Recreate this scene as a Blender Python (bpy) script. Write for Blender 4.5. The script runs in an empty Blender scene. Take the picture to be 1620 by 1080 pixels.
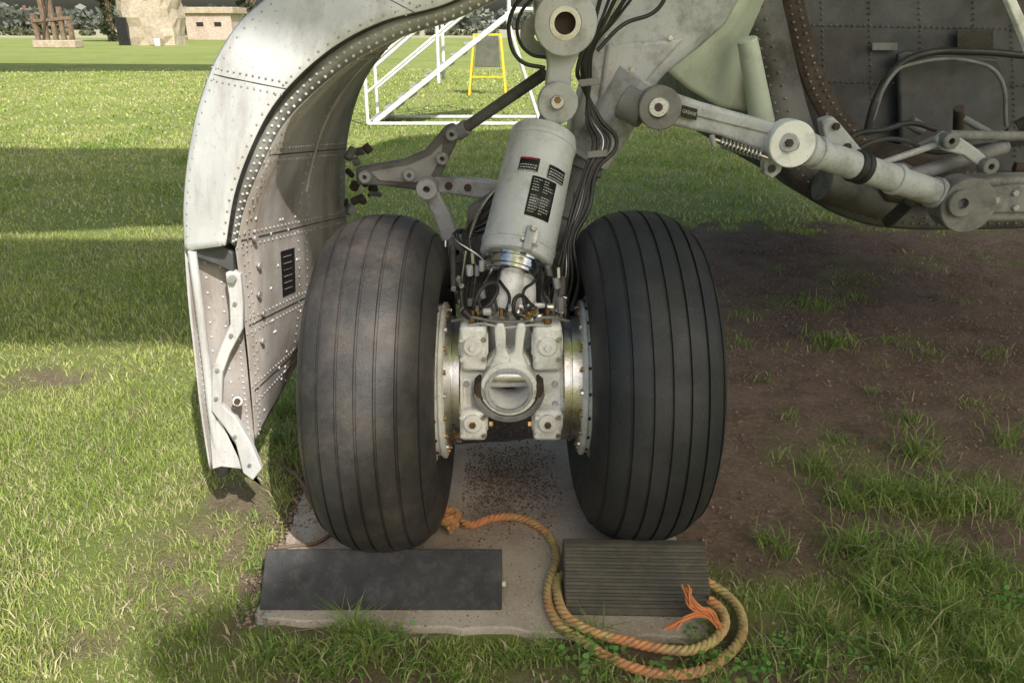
import bpy, math, random
import numpy as np
from mathutils import Vector, Matrix
random.seed(4); rng=np.random.default_rng(4)
S=bpy.context.scene
H=1.51; PIT=math.radians(22.0); F=1241.0
CP,SP=math.cos(PIT),math.sin(PIT)
# ---- pixel helpers
def at(px,py,Y):
    u=(px-810)/F; v=(540-py)/F; t=Y/(CP+v*SP)
    return Vector((u*t,Y,H+t*(-SP+v*CP)))
def gp(px,py,z=0.0):
    u=(px-810)/F; v=(540-py)/F; t=(H-z)/(SP-v*CP)
    return Vector((u*t,t*(CP+v*SP),z))
# ---------------------------------------------------------------- materials
def newmat(n):
    m=bpy.data.materials.new(n); m.use_nodes=True
    nt=m.node_tree; b=nt.nodes['Principled BSDF']; return m,nt,b
def nd(nt,t,**k):
    n=nt.nodes.new(t)
    for a,v in k.items(): setattr(n,a,v)
    return n
def noise(nt,co,scale,detail=6,rough=.6):
    n=nd(nt,'ShaderNodeTexNoise'); n.inputs['Scale'].default_value=scale
    n.inputs['Detail'].default_value=detail; n.inputs['Roughness'].default_value=rough
    nt.links.new(co,n.inputs['Vector']); return n.outputs['Fac']
def ramp(nt,fac,a,b,ca=(0,0,0,1),cb=(1,1,1,1)):
    r=nd(nt,'ShaderNodeValToRGB'); e=r.color_ramp.elements
    e[0].position=a;e[1].position=b;e[0].color=ca if len(ca)==4 else tuple(ca)+(1,);e[1].color=cb if len(cb)==4 else tuple(cb)+(1,)
    nt.links.new(fac,r.inputs['Fac']); return r.outputs['Color']
def mix(nt,f,a,b,mode='MIX'):
    m=nd(nt,'ShaderNodeMix',data_type='RGBA',blend_type=mode)
    for s,v in ((m.inputs[0],f),(m.inputs[6],a),(m.inputs[7],b)):
        if isinstance(v,(int,float)): s.default_value=v
        elif isinstance(v,tuple): s.default_value=v if len(v)==4 else v+(1,)
        else: nt.links.new(v,s)
    return m.outputs[2]
def bump(nt,b,h,st,dist=.01):
    n=nd(nt,'ShaderNodeBump'); n.inputs['Strength'].default_value=st; n.inputs['Distance'].default_value=dist
    nt.links.new(h,n.inputs['Height']); nt.links.new(n.outputs['Normal'],b.inputs['Normal'])
def paint(n,c1,c2,rough=.5,metal=0.,grime=.5,gc=(.07,.055,.04),gs=9,bs=.15,bsc=60,streak=False,sp_=.6):
    m,nt,b=newmat(n); tc=nd(nt,'ShaderNodeTexCoord').outputs['Object']
    a=mix(nt,ramp(nt,noise(nt,tc,5,8),.35,.65),c1,c2)
    co=tc
    if streak:
        mp=nd(nt,'ShaderNodeMapping'); mp.inputs['Scale'].default_value=(1,1,.18); nt.links.new(tc,mp.inputs['Vector']); co=mp.outputs['Vector']
    g=ramp(nt,noise(nt,co,gs,10,.7),.48,.74,(0,0,0,1),(grime,grime,grime,1))
    a=mix(nt,g,a,gc)
    sp=ramp(nt,noise(nt,tc,110,3,.6),.62,.7,(0,0,0,1),(grime*sp_,)*3+(1,))
    a=mix(nt,sp,a,gc)
    nt.links.new(a,b.inputs['Base Color'])
    rr=ramp(nt,noise(nt,tc,14,6),.3,.7,(max(rough-.15,.05),)*3+(1,),(min(rough+.2,1),)*3+(1,))
    nt.links.new(rr,b.inputs['Roughness']); b.inputs['Metallic'].default_value=metal
    bump(nt,b,noise(nt,tc,bsc,5),bs,.004); return m
M_door=paint('door_paint',(.70,.70,.71),(.56,.56,.56),.42,0,.7,(.20,.155,.12),7,.12,40,True)
M_doorin=paint('door_inner_paint',(.56,.53,.51),(.37,.33,.305),.6,0,.9,(.15,.105,.075),4.5,.15,40,True)
M_edge=paint('edge_metal',(.46,.46,.45),(.28,.27,.26),.4,.4,.6)
M_grey=paint('gear_grey',(.54,.55,.57),(.42,.43,.44),.42,0,.85,(.085,.068,.05),9,.12)
M_dgrey=paint('gear_dirty_grey',(.28,.275,.27),(.17,.165,.16),.55,0,.85,(.04,.03,.022),9,.2)
M_white=paint('gear_white',(.93,.93,.92),(.84,.84,.82),.35,0,.55,(.16,.12,.08),15,.12)
M_can=paint('canister_grey',(.60,.62,.64),(.52,.54,.555),.28,.05,.35,(.14,.13,.12),10,.04)
M_chrome=paint('chrome',(.8,.8,.8),(.6,.6,.6),.2,1,.4,(.2,.18,.15),20,.03)
M_steel=paint('brushed_steel',(.78,.77,.74),(.5,.48,.45),.27,1,.4,(.2,.13,.08),14,.1,120)
M_brass=paint('brass',(.45,.30,.12),(.25,.15,.07),.4,1,.5)
M_rust=paint('rusty_part',(.11,.08,.06),(.055,.042,.036),.8,.2,.7,(.02,.015,.01),20,.4)
M_hose=paint('hose_black',(.018,.018,.020),(.032,.031,.030),.45,0,.4,(.12,.10,.08),12,.1)
M_black=paint('label_black',(.012,.012,.013),(.02,.02,.02),.3,0,.1)
M_lwhite=paint('label_ink',(.6,.6,.6),(.5,.5,.5),.5,0,.2)
M_red=paint('label_red',(.5,.03,.02),(.4,.03,.02),.5,0,.1)
M_bay=paint('bay_grey',(.10,.105,.115),(.05,.051,.055),.5,0,.95,(.035,.022,.014),3.0,.2)
M_bayrim=paint('bay_rim_grey',(.17,.168,.165),(.085,.08,.076),.55,0,1,(.035,.022,.015),5,.2)
M_green=paint('zinc_green_paint',(.62,.69,.58),(.54,.61,.51),.5,0,.4,(.19,.17,.11),8,.1)
M_fus=paint('fuselage_paint',(.42,.42,.42),(.34,.34,.34),.5)
M_chock=paint('chock_rubber',(.027,.028,.030),(.045,.046,.048),.7,0,.45,(.14,.125,.11),26,.6,200)
M_chock2=paint('chock_wood_rubber',(.095,.088,.068),(.058,.054,.044),.85,0,.7,(.18,.15,.10),14,.5,150)
M_stair=paint('stair_white',(.8,.8,.78),(.7,.7,.67),.5,0,.3)
M_yel=paint('sign_yellow',(.80,.52,.02),(.70,.44,.02),.5,0,.2)
M_board=paint('sign_board',(.06,.065,.04),(.09,.095,.06),.6,0,.2)
M_stone=paint('bunker_stone',(.50,.43,.33),(.36,.30,.23),.9,0,.5,(.18,.14,.09),1.2,.5,3)
M_pill=paint('pillbox_concrete',(.54,.48,.42),(.44,.35,.30),.9,0,.6,(.32,.14,.09),.8,.4,3)
M_wood=paint('old_timber',(.24,.17,.12),(.14,.09,.06),.9,0,.5,(.04,.03,.02),3,.4,8)
M_roof=paint('roof_tiles',(.34,.13,.08),(.26,.10,.07),.9,0,.3)
M_wall=paint('house_wall',(.5,.42,.34),(.4,.32,.26),.9,0,.2)
M_glass=paint('dark_window',(.02,.02,.025),(.03,.03,.03),.2,0,0)
def tyremat(name,d,lo,hi,dc=(.16,.13,.108)):
    m,nt,b=newmat(name); tc=nd(nt,'ShaderNodeTexCoord').outputs['Object']
    a=mix(nt,ramp(nt,noise(nt,tc,4,9,.65),.35,.7),lo,hi)
    a=mix(nt,ramp(nt,noise(nt,tc,6,12,.78),.46,.74,(0,0,0,1),(d,d,d,1)),a,dc)
    a=mix(nt,ramp(nt,noise(nt,tc,170,4,.7),.6,.7,(0,0,0,1),(.3,.3,.3,1)),a,(.17,.165,.16))
    nt.links.new(a,b.inputs['Base Color'])
    nt.links.new(ramp(nt,noise(nt,tc,9,6),.3,.7,(.42,.42,.42,1),(.7,.7,.7,1)),b.inputs['Roughness'])
    bump(nt,b,noise(nt,tc,140,6,.7),.4,.003); return m
M_tyreL=tyremat('tyre_rubber_dusty',.5,(.024,.023,.025),(.050,.045,.044))
M_tyreR=tyremat('tyre_rubber',.18,(.012,.014,.018),(.026,.028,.034))
# ---------------------------------------------------------------- object helpers
def empty(n,loc=(0,0,0)):
    e=bpy.data.objects.new(n,None); e.location=loc; e.empty_display_size=.1; S.collection.objects.link(e); return e
def link(o,parent):
    S.collection.objects.link(o)
    if parent is not None:
        o.parent=parent; o.matrix_parent_inverse=Matrix.Translation(-Vector(parent.location))
    return o
def mk(n,vs,fs,mat,parent=None,smooth=True,bevel=0,ang=35,seg=2):
    me=bpy.data.meshes.new(n); me.from_pydata([tuple(v) for v in vs],[],fs); me.validate()
    if smooth:
        me.shade_smooth(); me.set_sharp_from_angle(angle=math.radians(ang))
    me.materials.append(mat)
    o=bpy.data.objects.new(n,me); link(o,parent)
    if bevel:
        b=o.modifiers.new('b','BEVEL'); b.width=bevel; b.segments=seg; b.limit_method='ANGLE'; b.angle_limit=math.radians(30)
    return o
def fixn(o):
    import bmesh
    bm=bmesh.new(); bm.from_mesh(o.data); bmesh.ops.recalc_face_normals(bm,faces=bm.faces); bm.to_mesh(o.data); bm.free(); return o
def frame(d):
    d=Vector(d).normalized(); a=Vector((0,0,1)) if abs(d.z)<.9 else Vector((0,1,0))
    x=d.cross(a).normalized(); y=x.cross(d).normalized(); return d,x,y
def lathe(n,prof,o,ax,mat,parent=None,seg=48,closed=False,ang=35,bevel=0):
    d,x,y=frame(ax); o=Vector(o); vs=[];fs=[]; N=len(prof)
    for i in range(seg):
        a=2*math.pi*i/seg; r=x*math.cos(a)+y*math.sin(a)
        for (rr,h) in prof: vs.append(o+d*h+r*rr)
    for i in range(seg):
        j=(i+1)%seg
        for k in range(N if closed else N-1):
            l=(k+1)%N; fs.append((i*N+k,j*N+k,j*N+l,i*N+l))
    ob=mk(n,vs,fs,mat,parent,True,bevel,ang); fixn(ob); return ob
def cyl(n,p1,p2,r,mat,parent=None,r2=None,seg=28,ch=None):
    p1=Vector(p1);p2=Vector(p2);L=(p2-p1).length; r2=r if r2 is None else r2
    c=min(r*.12,.004,L*.2) if ch is None else ch
    return lathe(n,[(0.0001,0),(r-c,0),(r,c),(r2,L-c),(r2-c,L),(0.0001,L)],p1,p2-p1,mat,parent,seg)
def ring(n,c,ax,ro,ri,th,mat,parent=None,seg=40):
    c=Vector(c);d=Vector(ax).normalized(); q=min(.003,(ro-ri)*.3)
    return lathe(n,[(ri,0),(ro-q,0),(ro,q),(ro,th-q),(ro-q,th),(ri,th)],c-d*th/2,d,mat,parent,seg,True)
def box(n,lo,hi,mat,parent=None,bevel=.004):
    x0,y0,z0=lo;x1,y1,z1=hi
    vs=[(x0,y0,z0),(x1,y0,z0),(x1,y1,z0),(x0,y1,z0),(x0,y0,z1),(x1,y0,z1),(x1,y1,z1),(x0,y1,z1)]
    fs=[(0,3,2,1),(4,5,6,7),(0,1,5,4),(1,2,6,5),(2,3,7,6),(3,0,4,7)]
    return mk(n,vs,fs,mat,parent,True,bevel)
def obox(n,p1,p2,w,d,mat,parent=None,bevel=.004):
    p1=Vector(p1);p2=Vector(p2);a,x,y=frame(p2-p1); vs=[]
    for p in (p1,p2):
        for sx,sy in((-1,-1),(1,-1),(1,1),(-1,1)): vs.append(p+x*sx*w/2+y*sy*d/2)
    o=mk(n,vs,[(0,3,2,1),(4,5,6,7),(0,1,5,4),(1,2,6,5),(2,3,7,6),(3,0,4,7)],mat,parent,True,bevel); return fixn(o)
def plate(n,poly,Y,th,mat,parent=None,bevel=.006,Ys=None):
    N=len(poly); a=[at(p[0],p[1],Y if len(p)<3 else p[2]) for p in poly]
    vs=a+[v+Vector((0,th,0)) for v in a]
    fs=[tuple(range(N)),tuple(range(2*N-1,N-1,-1))]+[(i,i+N,(i+1)%N+N,(i+1)%N) for i in range(N)]
    o=mk(n,vs,fs,mat,parent,True,bevel,35,3); return fixn(o)
def crv(n,pts,r,mat,parent=None,cyc=False,smooth=True,res=8):
    cu=bpy.data.curves.new(n,'CURVE'); cu.dimensions='3D'; cu.bevel_depth=r; cu.bevel_resolution=3; cu.resolution_u=res; cu.use_fill_caps=True
    if smooth:
        s=cu.splines.new('BEZIER'); s.bezier_points.add(len(pts)-1)
        for b,p in zip(s.bezier_points,pts): b.co=p; b.handle_left_type=b.handle_right_type='AUTO'
    else:
        s=cu.splines.new('POLY'); s.points.add(len(pts)-1)
        for b,p in zip(s.points,pts): b.co=(*p,1)
    s.use_cyclic_u=cyc; cu.materials.append(mat)
    o=bpy.data.objects.new(n,cu); return link(o,parent)
def smoothpath(pts,n):
    P=np.array([tuple(p) for p in pts],float); P=np.vstack([2*P[0]-P[1],P,2*P[-1]-P[-2]])
    out=[]
    for i in range(1,len(P)-2):
        for t in np.linspace(0,1,24,endpoint=False):
            p0,p1,p2,p3=P[i-1:i+3]
            out.append(.5*((2*p1)+(-p0+p2)*t+(2*p0-5*p1+4*p2-p3)*t*t+(-p0+3*p1-3*p2+p3)*t**3))
    out.append(P[-2]); out=np.array(out)
    s=np.r_[0,np.cumsum(np.linalg.norm(np.diff(out,axis=0),axis=1))]
    q=np.linspace(0,s[-1],n); return np.stack([np.interp(q,s,out[:,k]) for k in range(3)],1)
def sheet(n,curves,N,mat,parent=None,th=0.0):
    C=[smoothpath(c,N) if not isinstance(c,np.ndarray) else c for c in curves]; vs=[];fs=[]
    for c in C: vs+= [tuple(p) for p in c]
    for k in range(len(C)-1):
        for i in range(N-1): fs.append((k*N+i,k*N+i+1,(k+1)*N+i+1,(k+1)*N+i))
    o=mk(n,vs,fs,mat,parent,True,0,50)
    if th:
        s=o.modifiers.new('s','SOLIDIFY'); s.thickness=th; s.offset=0
    return o,C
def rivets(n,pts,nrm,r,mat,parent=None):
    vs=[];fs=[]
    for k,p in enumerate(pts):
        nn=nrm[k] if isinstance(nrm,list) else nrm
        d,x,y=frame(nn); p=Vector(p); b=len(vs)
        for (rr,h) in ((1,0),(.85,.4),(.45,.68)):
            for i in range(8):
                a=i*math.pi/4; vs.append(p+x*math.cos(a)*rr*r+y*math.sin(a)*rr*r+d*h*r)
        vs.append(p+d*.75*r)
        for l in range(2):
            for i in range(8):
                j=(i+1)%8; fs.append((b+l*8+i,b+l*8+j,b+l*8+8+j,b+l*8+8+i))
        for i in range(8): fs.append((b+16+i,b+16+(i+1)%8,b+24))
    o=mk(n,vs,fs,mat,parent,True,0,80); return fixn(o)
def bolt(n,c,ax,r,h,mat,parent=None):
    return lathe(n,[(0.0001,0),(r,0),(r,h*.8),(r*.85,h),(0.0001,h)],c,ax,mat,parent,6,ang=20)
def lerp(a,b,t): return a+(b-a)*t
# ---------------------------------------------------------------- noise + ground masks
TAB=rng.random((128,128))
def vn(x,y,s,o=0):
    x=np.asarray(x)*s+o*17.3+1000; y=np.asarray(y)*s+o*9.1+1000
    i=np.floor(x).astype(int); j=np.floor(y).astype(int); fx=x-i; fy=y-j; fx=fx*fx*(3-2*fx); fy=fy*fy*(3-2*fy)
    g=lambda a,b:TAB[a%128,b%128]
    return (g(i,j)*(1-fx)+g(i+1,j)*fx)*(1-fy)+(g(i,j+1)*(1-fx)+g(i+1,j+1)*fx)*fy
def fb(x,y,s,o=0): return .5*vn(x,y,s,o)+.3*vn(x,y,s*2.1,o+1)+.2*vn(x,y,s*4.3,o+2)
def ss(t): t=np.clip(t,0,1); return t*t*(3-2*t)
def grassmask(x,y):
    n=fb(x,y,2.2)-.5; n2=fb(x,y,6,5)-.5
    xx=x+n*.5; yy=y+n*.8
    lim=-.80+np.where(y>2.9,(y-2.9)*.45,0)
    d=ss((xx-lim)/.22+.5)*ss((6.5-yy+n2)/.6)*ss((yy-1.72)/.2)
    d=d*ss((6.5-xx)/1.5)
    back=ss((xx-.90)/.3)*ss((2.6-yy)/.5)*np.clip(.38+n2*3.4,0,1)
    d=d*(1-.9*back)
    d=d*(1-.30*ss((fb(x,y,2.3,40)-.60)/.08)*ss((x-.7)/.3))
    d=np.maximum(d,ss((xx+.75)/.25)*ss((1.80-yy)/.1)*np.clip(.5+n2*2.8,0,1)*ss((1.0-xx)/.3))
    d=np.maximum(d,.85*ss(1.25-np.hypot((x+2.15)/.35,(y-3.27)/.22))*np.clip(.8+n2*2,0,1))
    d=np.maximum(d,.85*ss(1.3-np.hypot((x+.95)/.26,(y-2.1)/.5))*np.clip(.65+n2*2.5,0,1))
    d=np.maximum(d,.55*ss((fb(x,y,2.6,60)-.60)/.09)*ss((3.6-y)/.4))
    return 1-np.clip(d,0,1)
# ---------------------------------------------------------------- ground
def axis(lo,hi,st,far):
    c=list(np.arange(lo,hi,st)); s=st;p=lo;L=[]
    while p>-far: s*=1.17;p-=s;L.append(p)
    s=st;p=c[-1];R=[]
    while p<far: s*=1.17;p+=s;R.append(p)
    return np.array(L[::-1]+c+R)
ax=axis(-3.6,4.6,.03,900); ay=axis(1.0,7.5,.03,900)
X,Yg=np.meshgrid(ax,ay); gm=grassmask(X,Yg)
near=(np.abs(X)<8)&(Yg<12)&(Yg>-2)
Z=np.where(near,(fb(X,Yg,5,3)-.5)*.03*(1-gm)+(vn(X,Yg,30,8)-.5)*.014*(1-gm)+(fb(X,Yg,1.1,4)-.5)*.03,0)
pad=ss((X+.9)/.15)*ss((.75-X)/.15)*ss((Yg-1.45)/.12)*ss((2.9-Yg)/.2)
Z=Z*(1-pad)-pad*.006
me=bpy.data.meshes.new('ground'); nx,ny=len(ax),len(ay)
V=np.stack([X.ravel(),Yg.ravel(),Z.ravel()],1)
idx=np.arange(nx*ny).reshape(ny,nx)
Fq=np.stack([idx[:-1,:-1].ravel(),idx[:-1,1:].ravel(),idx[1:,1:].ravel(),idx[1:,:-1].ravel()],1)
def npmesh(me,V,loops,starts):
    me.vertices.add(len(V)); me.vertices.foreach_set('co',V.astype(np.float32).ravel())
    me.loops.add(len(loops)); me.loops.foreach_set('vertex_index',loops.astype(np.int32))
    me.polygons.add(len(starts)); me.polygons.foreach_set('loop_start',starts.astype(np.int32)); me.update(calc_edges=True)
npmesh(me,V,Fq.ravel(),np.arange(len(Fq))*4); me.shade_smooth()
a=me.attributes.new('grassy','FLOAT','POINT'); a.data.foreach_set('value',gm.ravel().astype(np.float32))
ground=bpy.data.objects.new('ground',me); S.collection.objects.link(ground)
m,nt,b=newmat('ground_soil_grass'); tc=nd(nt,'ShaderNodeTexCoord').outputs['Object']
at_=nd(nt,'ShaderNodeAttribute',attribute_name='grassy').outputs['Fac']
soil=mix(nt,ramp(nt,noise(nt,tc,3,10,.7),.35,.65),(.17,.115,.088),(.31,.22,.168))
soil=mix(nt,ramp(nt,noise(nt,tc,45,6,.7),.5,.75),soil,(.40,.305,.235))
soil=mix(nt,ramp(nt,noise(nt,tc,160,4,.7),.58,.7),soil,(.075,.053,.04))
gr=mix(nt,ramp(nt,noise(nt,tc,.7,8,.65),.35,.65),(.20,.27,.06),(.31,.35,.11))
gr=mix(nt,ramp(nt,noise(nt,tc,.12,5,.6),.4,.65,(0,0,0,1),(.6,.6,.6,1)),gr,(.34,.37,.14))
gr=mix(nt,ramp(nt,noise(nt,tc,35,6,.8),.5,.72,(0,0,0,1),(.7,.7,.7,1)),gr,(.18,.18,.065))
sep=nd(nt,'ShaderNodeSeparateXYZ'); nt.links.new(tc,sep.inputs[0])
dv=nd(nt,'ShaderNodeMath',operation='DIVIDE'); nt.links.new(sep.outputs['Y'],dv.inputs[0]); dv.inputs[1].default_value=400
fld=nd(nt,'ShaderNodeValToRGB'); e=fld.color_ramp.elements; e[0].position=.0;e[0].color=(0,0,0,1);e[1].position=.24;e[1].color=(0,0,0,1)
q=e.new(.26); q.color=(1,1,1,1); nt.links.new(dv.outputs[0],fld.inputs['Fac'])
gr=mix(nt,fld.outputs['Color'],gr,(.42,.39,.26))
allc=mix(nt,at_,soil,gr)
nt.links.new(allc,b.inputs['Base Color']); b.inputs['Roughness'].default_value=.95; b.inputs['Specular IOR Level'].default_value=.15
bump(nt,b,noise(nt,tc,70,8,.75),.9,.02); me.materials.append(m)
# ---------------------------------------------------------------- grass blades
def blades(name,xs,ys,hs,ws,cols,lean=.5,parent=None,mat=None,z0=0):
    n=len(xs); th=rng.random(n)*6.283; ln=hs*lean*(.2+rng.random(n)*1.0); la=rng.random(n)*6.283
    dx,dy=np.cos(th)*ws/2,np.sin(th)*ws/2; lx,ly=np.cos(la)*ln,np.sin(la)*ln
    zb=np.zeros(n)-.004+z0
    def v(ox,oy,z): return np.stack([xs+ox,ys+oy,z],1)
    P=np.stack([v(-dx,-dy,zb),v(dx,dy,zb),v(dx*.8+lx*.35,dy*.8+ly*.35,zb+hs*.6),v(-dx*.8+lx*.35,-dy*.8+ly*.35,zb+hs*.6),v(lx,ly,zb+hs*np.sqrt(np.clip(1-lean*.35,.2,1)))],1)
    V=P.reshape(-1,3); base=np.arange(n)*5
    L=np.stack([base,base+1,base+2,base+3,base+3,base+2,base+4],1).ravel()
    st=np.stack([np.arange(n)*7,np.arange(n)*7+4],1).ravel()
    me=bpy.data.meshes.new(name); npmesh(me,V,L,st)
    C=np.ones((n,5,4),np.float32); C[:,:,:3]=cols[:,None,:]
    a=me.color_attributes.new('col','FLOAT_COLOR','POINT'); a.data.foreach_set('color',C.ravel())
    me.materials.append(mat); o=bpy.data.objects.new(name,me); return link(o,parent)
def leafmat(n,tr=.35):
    m,nt,b=newmat(n); c=nd(nt,'ShaderNodeAttribute',attribute_name='col').outputs['Color']
    nt.links.new(c,b.inputs['Base Color']); b.inputs['Roughness'].default_value=.5; b.inputs['Specular IOR Level'].default_value=.35
    t=nd(nt,'ShaderNodeBsdfTranslucent'); nt.links.new(c,t.inputs['Color'])
    x=nd(nt,'ShaderNodeMixShader'); x.inputs[0].default_value=tr
    nt.links.new(b.outputs[0],x.inputs[1]); nt.links.new(t.outputs[0],x.inputs[2])
    nt.links.new(x.outputs[0],nt.nodes['Material Output'].inputs['Surface']); return m
M_grass=leafmat('grass_blades',.4)
def gcol(xs,ys):
    n=len(xs); t=np.clip(fb(xs,ys,1.3,7)*2.0-.42+rng.normal(0,.2,n),0,1)[:,None]
    g=np.array([.24,.37,.06])*(1-t)+np.array([.54,.58,.19])*t
    dry=(rng.random(n)<.15+.20*(fb(xs,ys,1.4,11)>.50))[:,None]
    return np.clip(np.where(dry,np.array([.68,.61,.38])*(.65+.5*rng.random((n,1))),g*(.72+.5*rng.random((n,1)))),0,.85)
def inpad(x,y): return (x>-.74+.02*(y-1.6))&(x<.55)&(y>1.62)&(y<2.75)
def visible(x,y,m=.25):
    t=y*CP+H*SP; return (np.abs(x)<.68*t+m)
grass_e=empty('grass',(0,3,0))
def scatter(n,x0,x1,y0,y1,keep=1.0):
    xs=rng.uniform(x0,x1,n); ys=rng.uniform(y0,y1,n); g=grassmask(xs,ys)
    den=np.clip(.25+1.5*vn(xs,ys,7,21),0,1)
    k=(rng.random(n)<ss((g-.2)/.65)*den)&~inpad(xs,ys)&visible(xs,ys); return xs[k],ys[k]
def lawn(nm,n,x0,x1,y0,y1,h0,h1,w):
    xs,ys=scatter(n,x0,x1,y0,y1); k=len(xs)
    hs=(h0+(h1-h0)*rng.random(k))*(.5+1.0*vn(xs,ys,4,30))
    blades(nm,xs,ys,hs,np.full(k,w)*(.6+.8*rng.random(k)),gcol(xs,ys),.9,grass_e,M_grass)
lawn('lawn_near',160000,-3.2,2.8,1.25,3.2,.018,.045,.0032)
lawn('lawn_mid',120000,-5,5.0,3.2,6.2,.02,.05,.006)
lawn('lawn_far',110000,-10,8,6.2,13,.025,.06,.013)
lawn('lawn_farther',70000,-22,14,13,30,.03,.06,.03)
tx=[];ty=[];th=[]
def tuft(cx,cy,n,r,h):
    a=rng.random(n)*6.28; q=np.abs(rng.normal(0,r,n)); tx.extend(cx+np.cos(a)*q); ty.extend(cy+np.sin(a)*q); th.extend(h*(.4+.7*rng.random(n)))
for px,py,n,r,h in ((1290,485,220,.11,.08),(1318,545,230,.09,.09),(1440,665,100,.09,.06),(1205,605,60,.08,.05),(1175,545,70,.08,.05),(1350,470,80,.06,.06),(1180,500,80,.09,.06),(1560,410,110,.2,.05),
    (1290,745,130,.06,.1),(1340,800,130,.07,.1),(1450,720,160,.07,.11),(1400,790,200,.08,.12),(1480,800,260,.09,.13),(1560,800,240,.1,.14),(1600,700,120,.1,.1),(1350,880,220,.07,.12),(1450,890,260,.08,.13),(1400,960,260,.07,.12),(1500,980,280,.08,.12),(1560,900,160,.07,.1),(1300,1000,200,.06,.09),(1240,880,60,.05,.08),(1210,860,50,.03,.08),(1290,1060,220,.06,.09),(1420,1050,260,.06,.09),(1560,1060,250,.07,.1),(1330,700,60,.06,.07),(1530,640,60,.1,.05),
    (1250,660,50,.05,.05),(1380,620,50,.05,.04),(1470,560,60,.07,.05),(1230,430,70,.1,.05),(1400,540,50,.06,.05),(1580,560,80,.1,.05),(1520,480,60,.12,.05),(1420,430,60,.12,.04),
    (560,1010,260,.035,.1),(590,1030,220,.04,.09),(540,990,120,.02,.09),(470,1040,170,.05,.06),(520,1065,200,.05,.07),(640,1060,130,.05,.05),(720,1070,120,.04,.05),(800,1045,120,.04,.05),(860,1040,140,.035,.07),(930,1015,150,.03,.08),(960,1060,150,.04,.06),(430,1030,120,.05,.05),(440,700,140,.04,.09),(455,655,160,.05,.1),(460,730,90,.03,.08),(1110,1040,120,.03,.06),(1210,1050,150,.05,.07),(690,1040,90,.03,.05),(395,830,70,.05,.05),(405,900,80,.03,.04),(400,960,90,.03,.05)):
    g=gp(px,py); tuft(g.x,g.y,n,r,h)
tx=np.array(tx);ty=np.array(ty);th=np.array(th)
k=~((tx>-.70)&(tx<.55)&(ty>1.66)&(ty<2.7)); tx,ty,th=tx[k],ty[k],th[k]; n=len(tx)
tcol=np.array([.24,.40,.085])*(1-rng.random((n,1))*.5)+np.array([.16,.14,.05])*rng.random((n,1))
tcol=np.where((rng.random(n)<.14)[:,None],np.array([.58,.50,.30]),tcol)
blades('long_tufts',tx,ty,th,np.full(n,.0042),tcol,1.25,grass_e,M_grass)
wx=[];wy=[]
for px,py,n in ((925,1020,60),(960,1040,50),(1100,1000,50),(1130,1060,60),(640,1020,40),(1250,1030,80),(1200,1075,60),(1600,960,90),(1350,1040,60),(540,1050,30),(900,1060,40),(1050,1075,40)):
    g=gp(px,py); wx.extend(g.x+rng.normal(0,.035,n)); wy.extend(g.y+rng.normal(0,.03,n))
vs=[];fs=[];cs=[]
for x,y in zip(wx,wy):
    if -.72<x<.5 and y>1.66: continue
    z=random.uniform(.012,.045); r=random.uniform(.004,.009); t=Vector((random.gauss(0,.4),random.gauss(-.2,.4),1)).normalized(); d,a_,b_=frame(t); bb=len(vs)
    for i in range(6):
        an=i*math.pi/3; vs.append(Vector((x,y,z))+a_*math.cos(an)*r+b_*math.sin(an)*r*.8); cs.append((.20,.37,.08,1))
    fs.append(tuple(range(bb,bb+6)))
o=mk('clover_leaves',vs,fs,M_grass,grass_e,False); a=o.data.color_attributes.new('col','FLOAT_COLOR','POINT')
a.data.foreach_set('color',np.array([[c[0]*(.7+.5*((i//6*7)%10)/10),c[1]*(.7+.4*((i//6*3)%10)/10),c[2],1] for i,c in enumerate(cs)],np.float32).ravel())
n=46000; xs=rng.uniform(-.95,5.2,n); ys=rng.uniform(1.5,6.6,n); k=(grassmask(xs,ys)<.7)&~((np.abs(xs)<.6)&(ys<2.6))&visible(xs,ys)&(rng.random(n)<np.clip(fb(xs,ys,2.5,50)*2.2-.5,.1,1)); xs,ys=xs[k],ys[k]; n=len(xs)
lc=np.array([.42,.335,.25])*(.25+1.0*rng.random((n,1)))
blades('dead_grass_litter',xs,ys,.005+.014*rng.random(n),np.full(n,.0022)*(1+.25*ys),lc,2.8,grass_e,M_grass,z0=.004)
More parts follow.
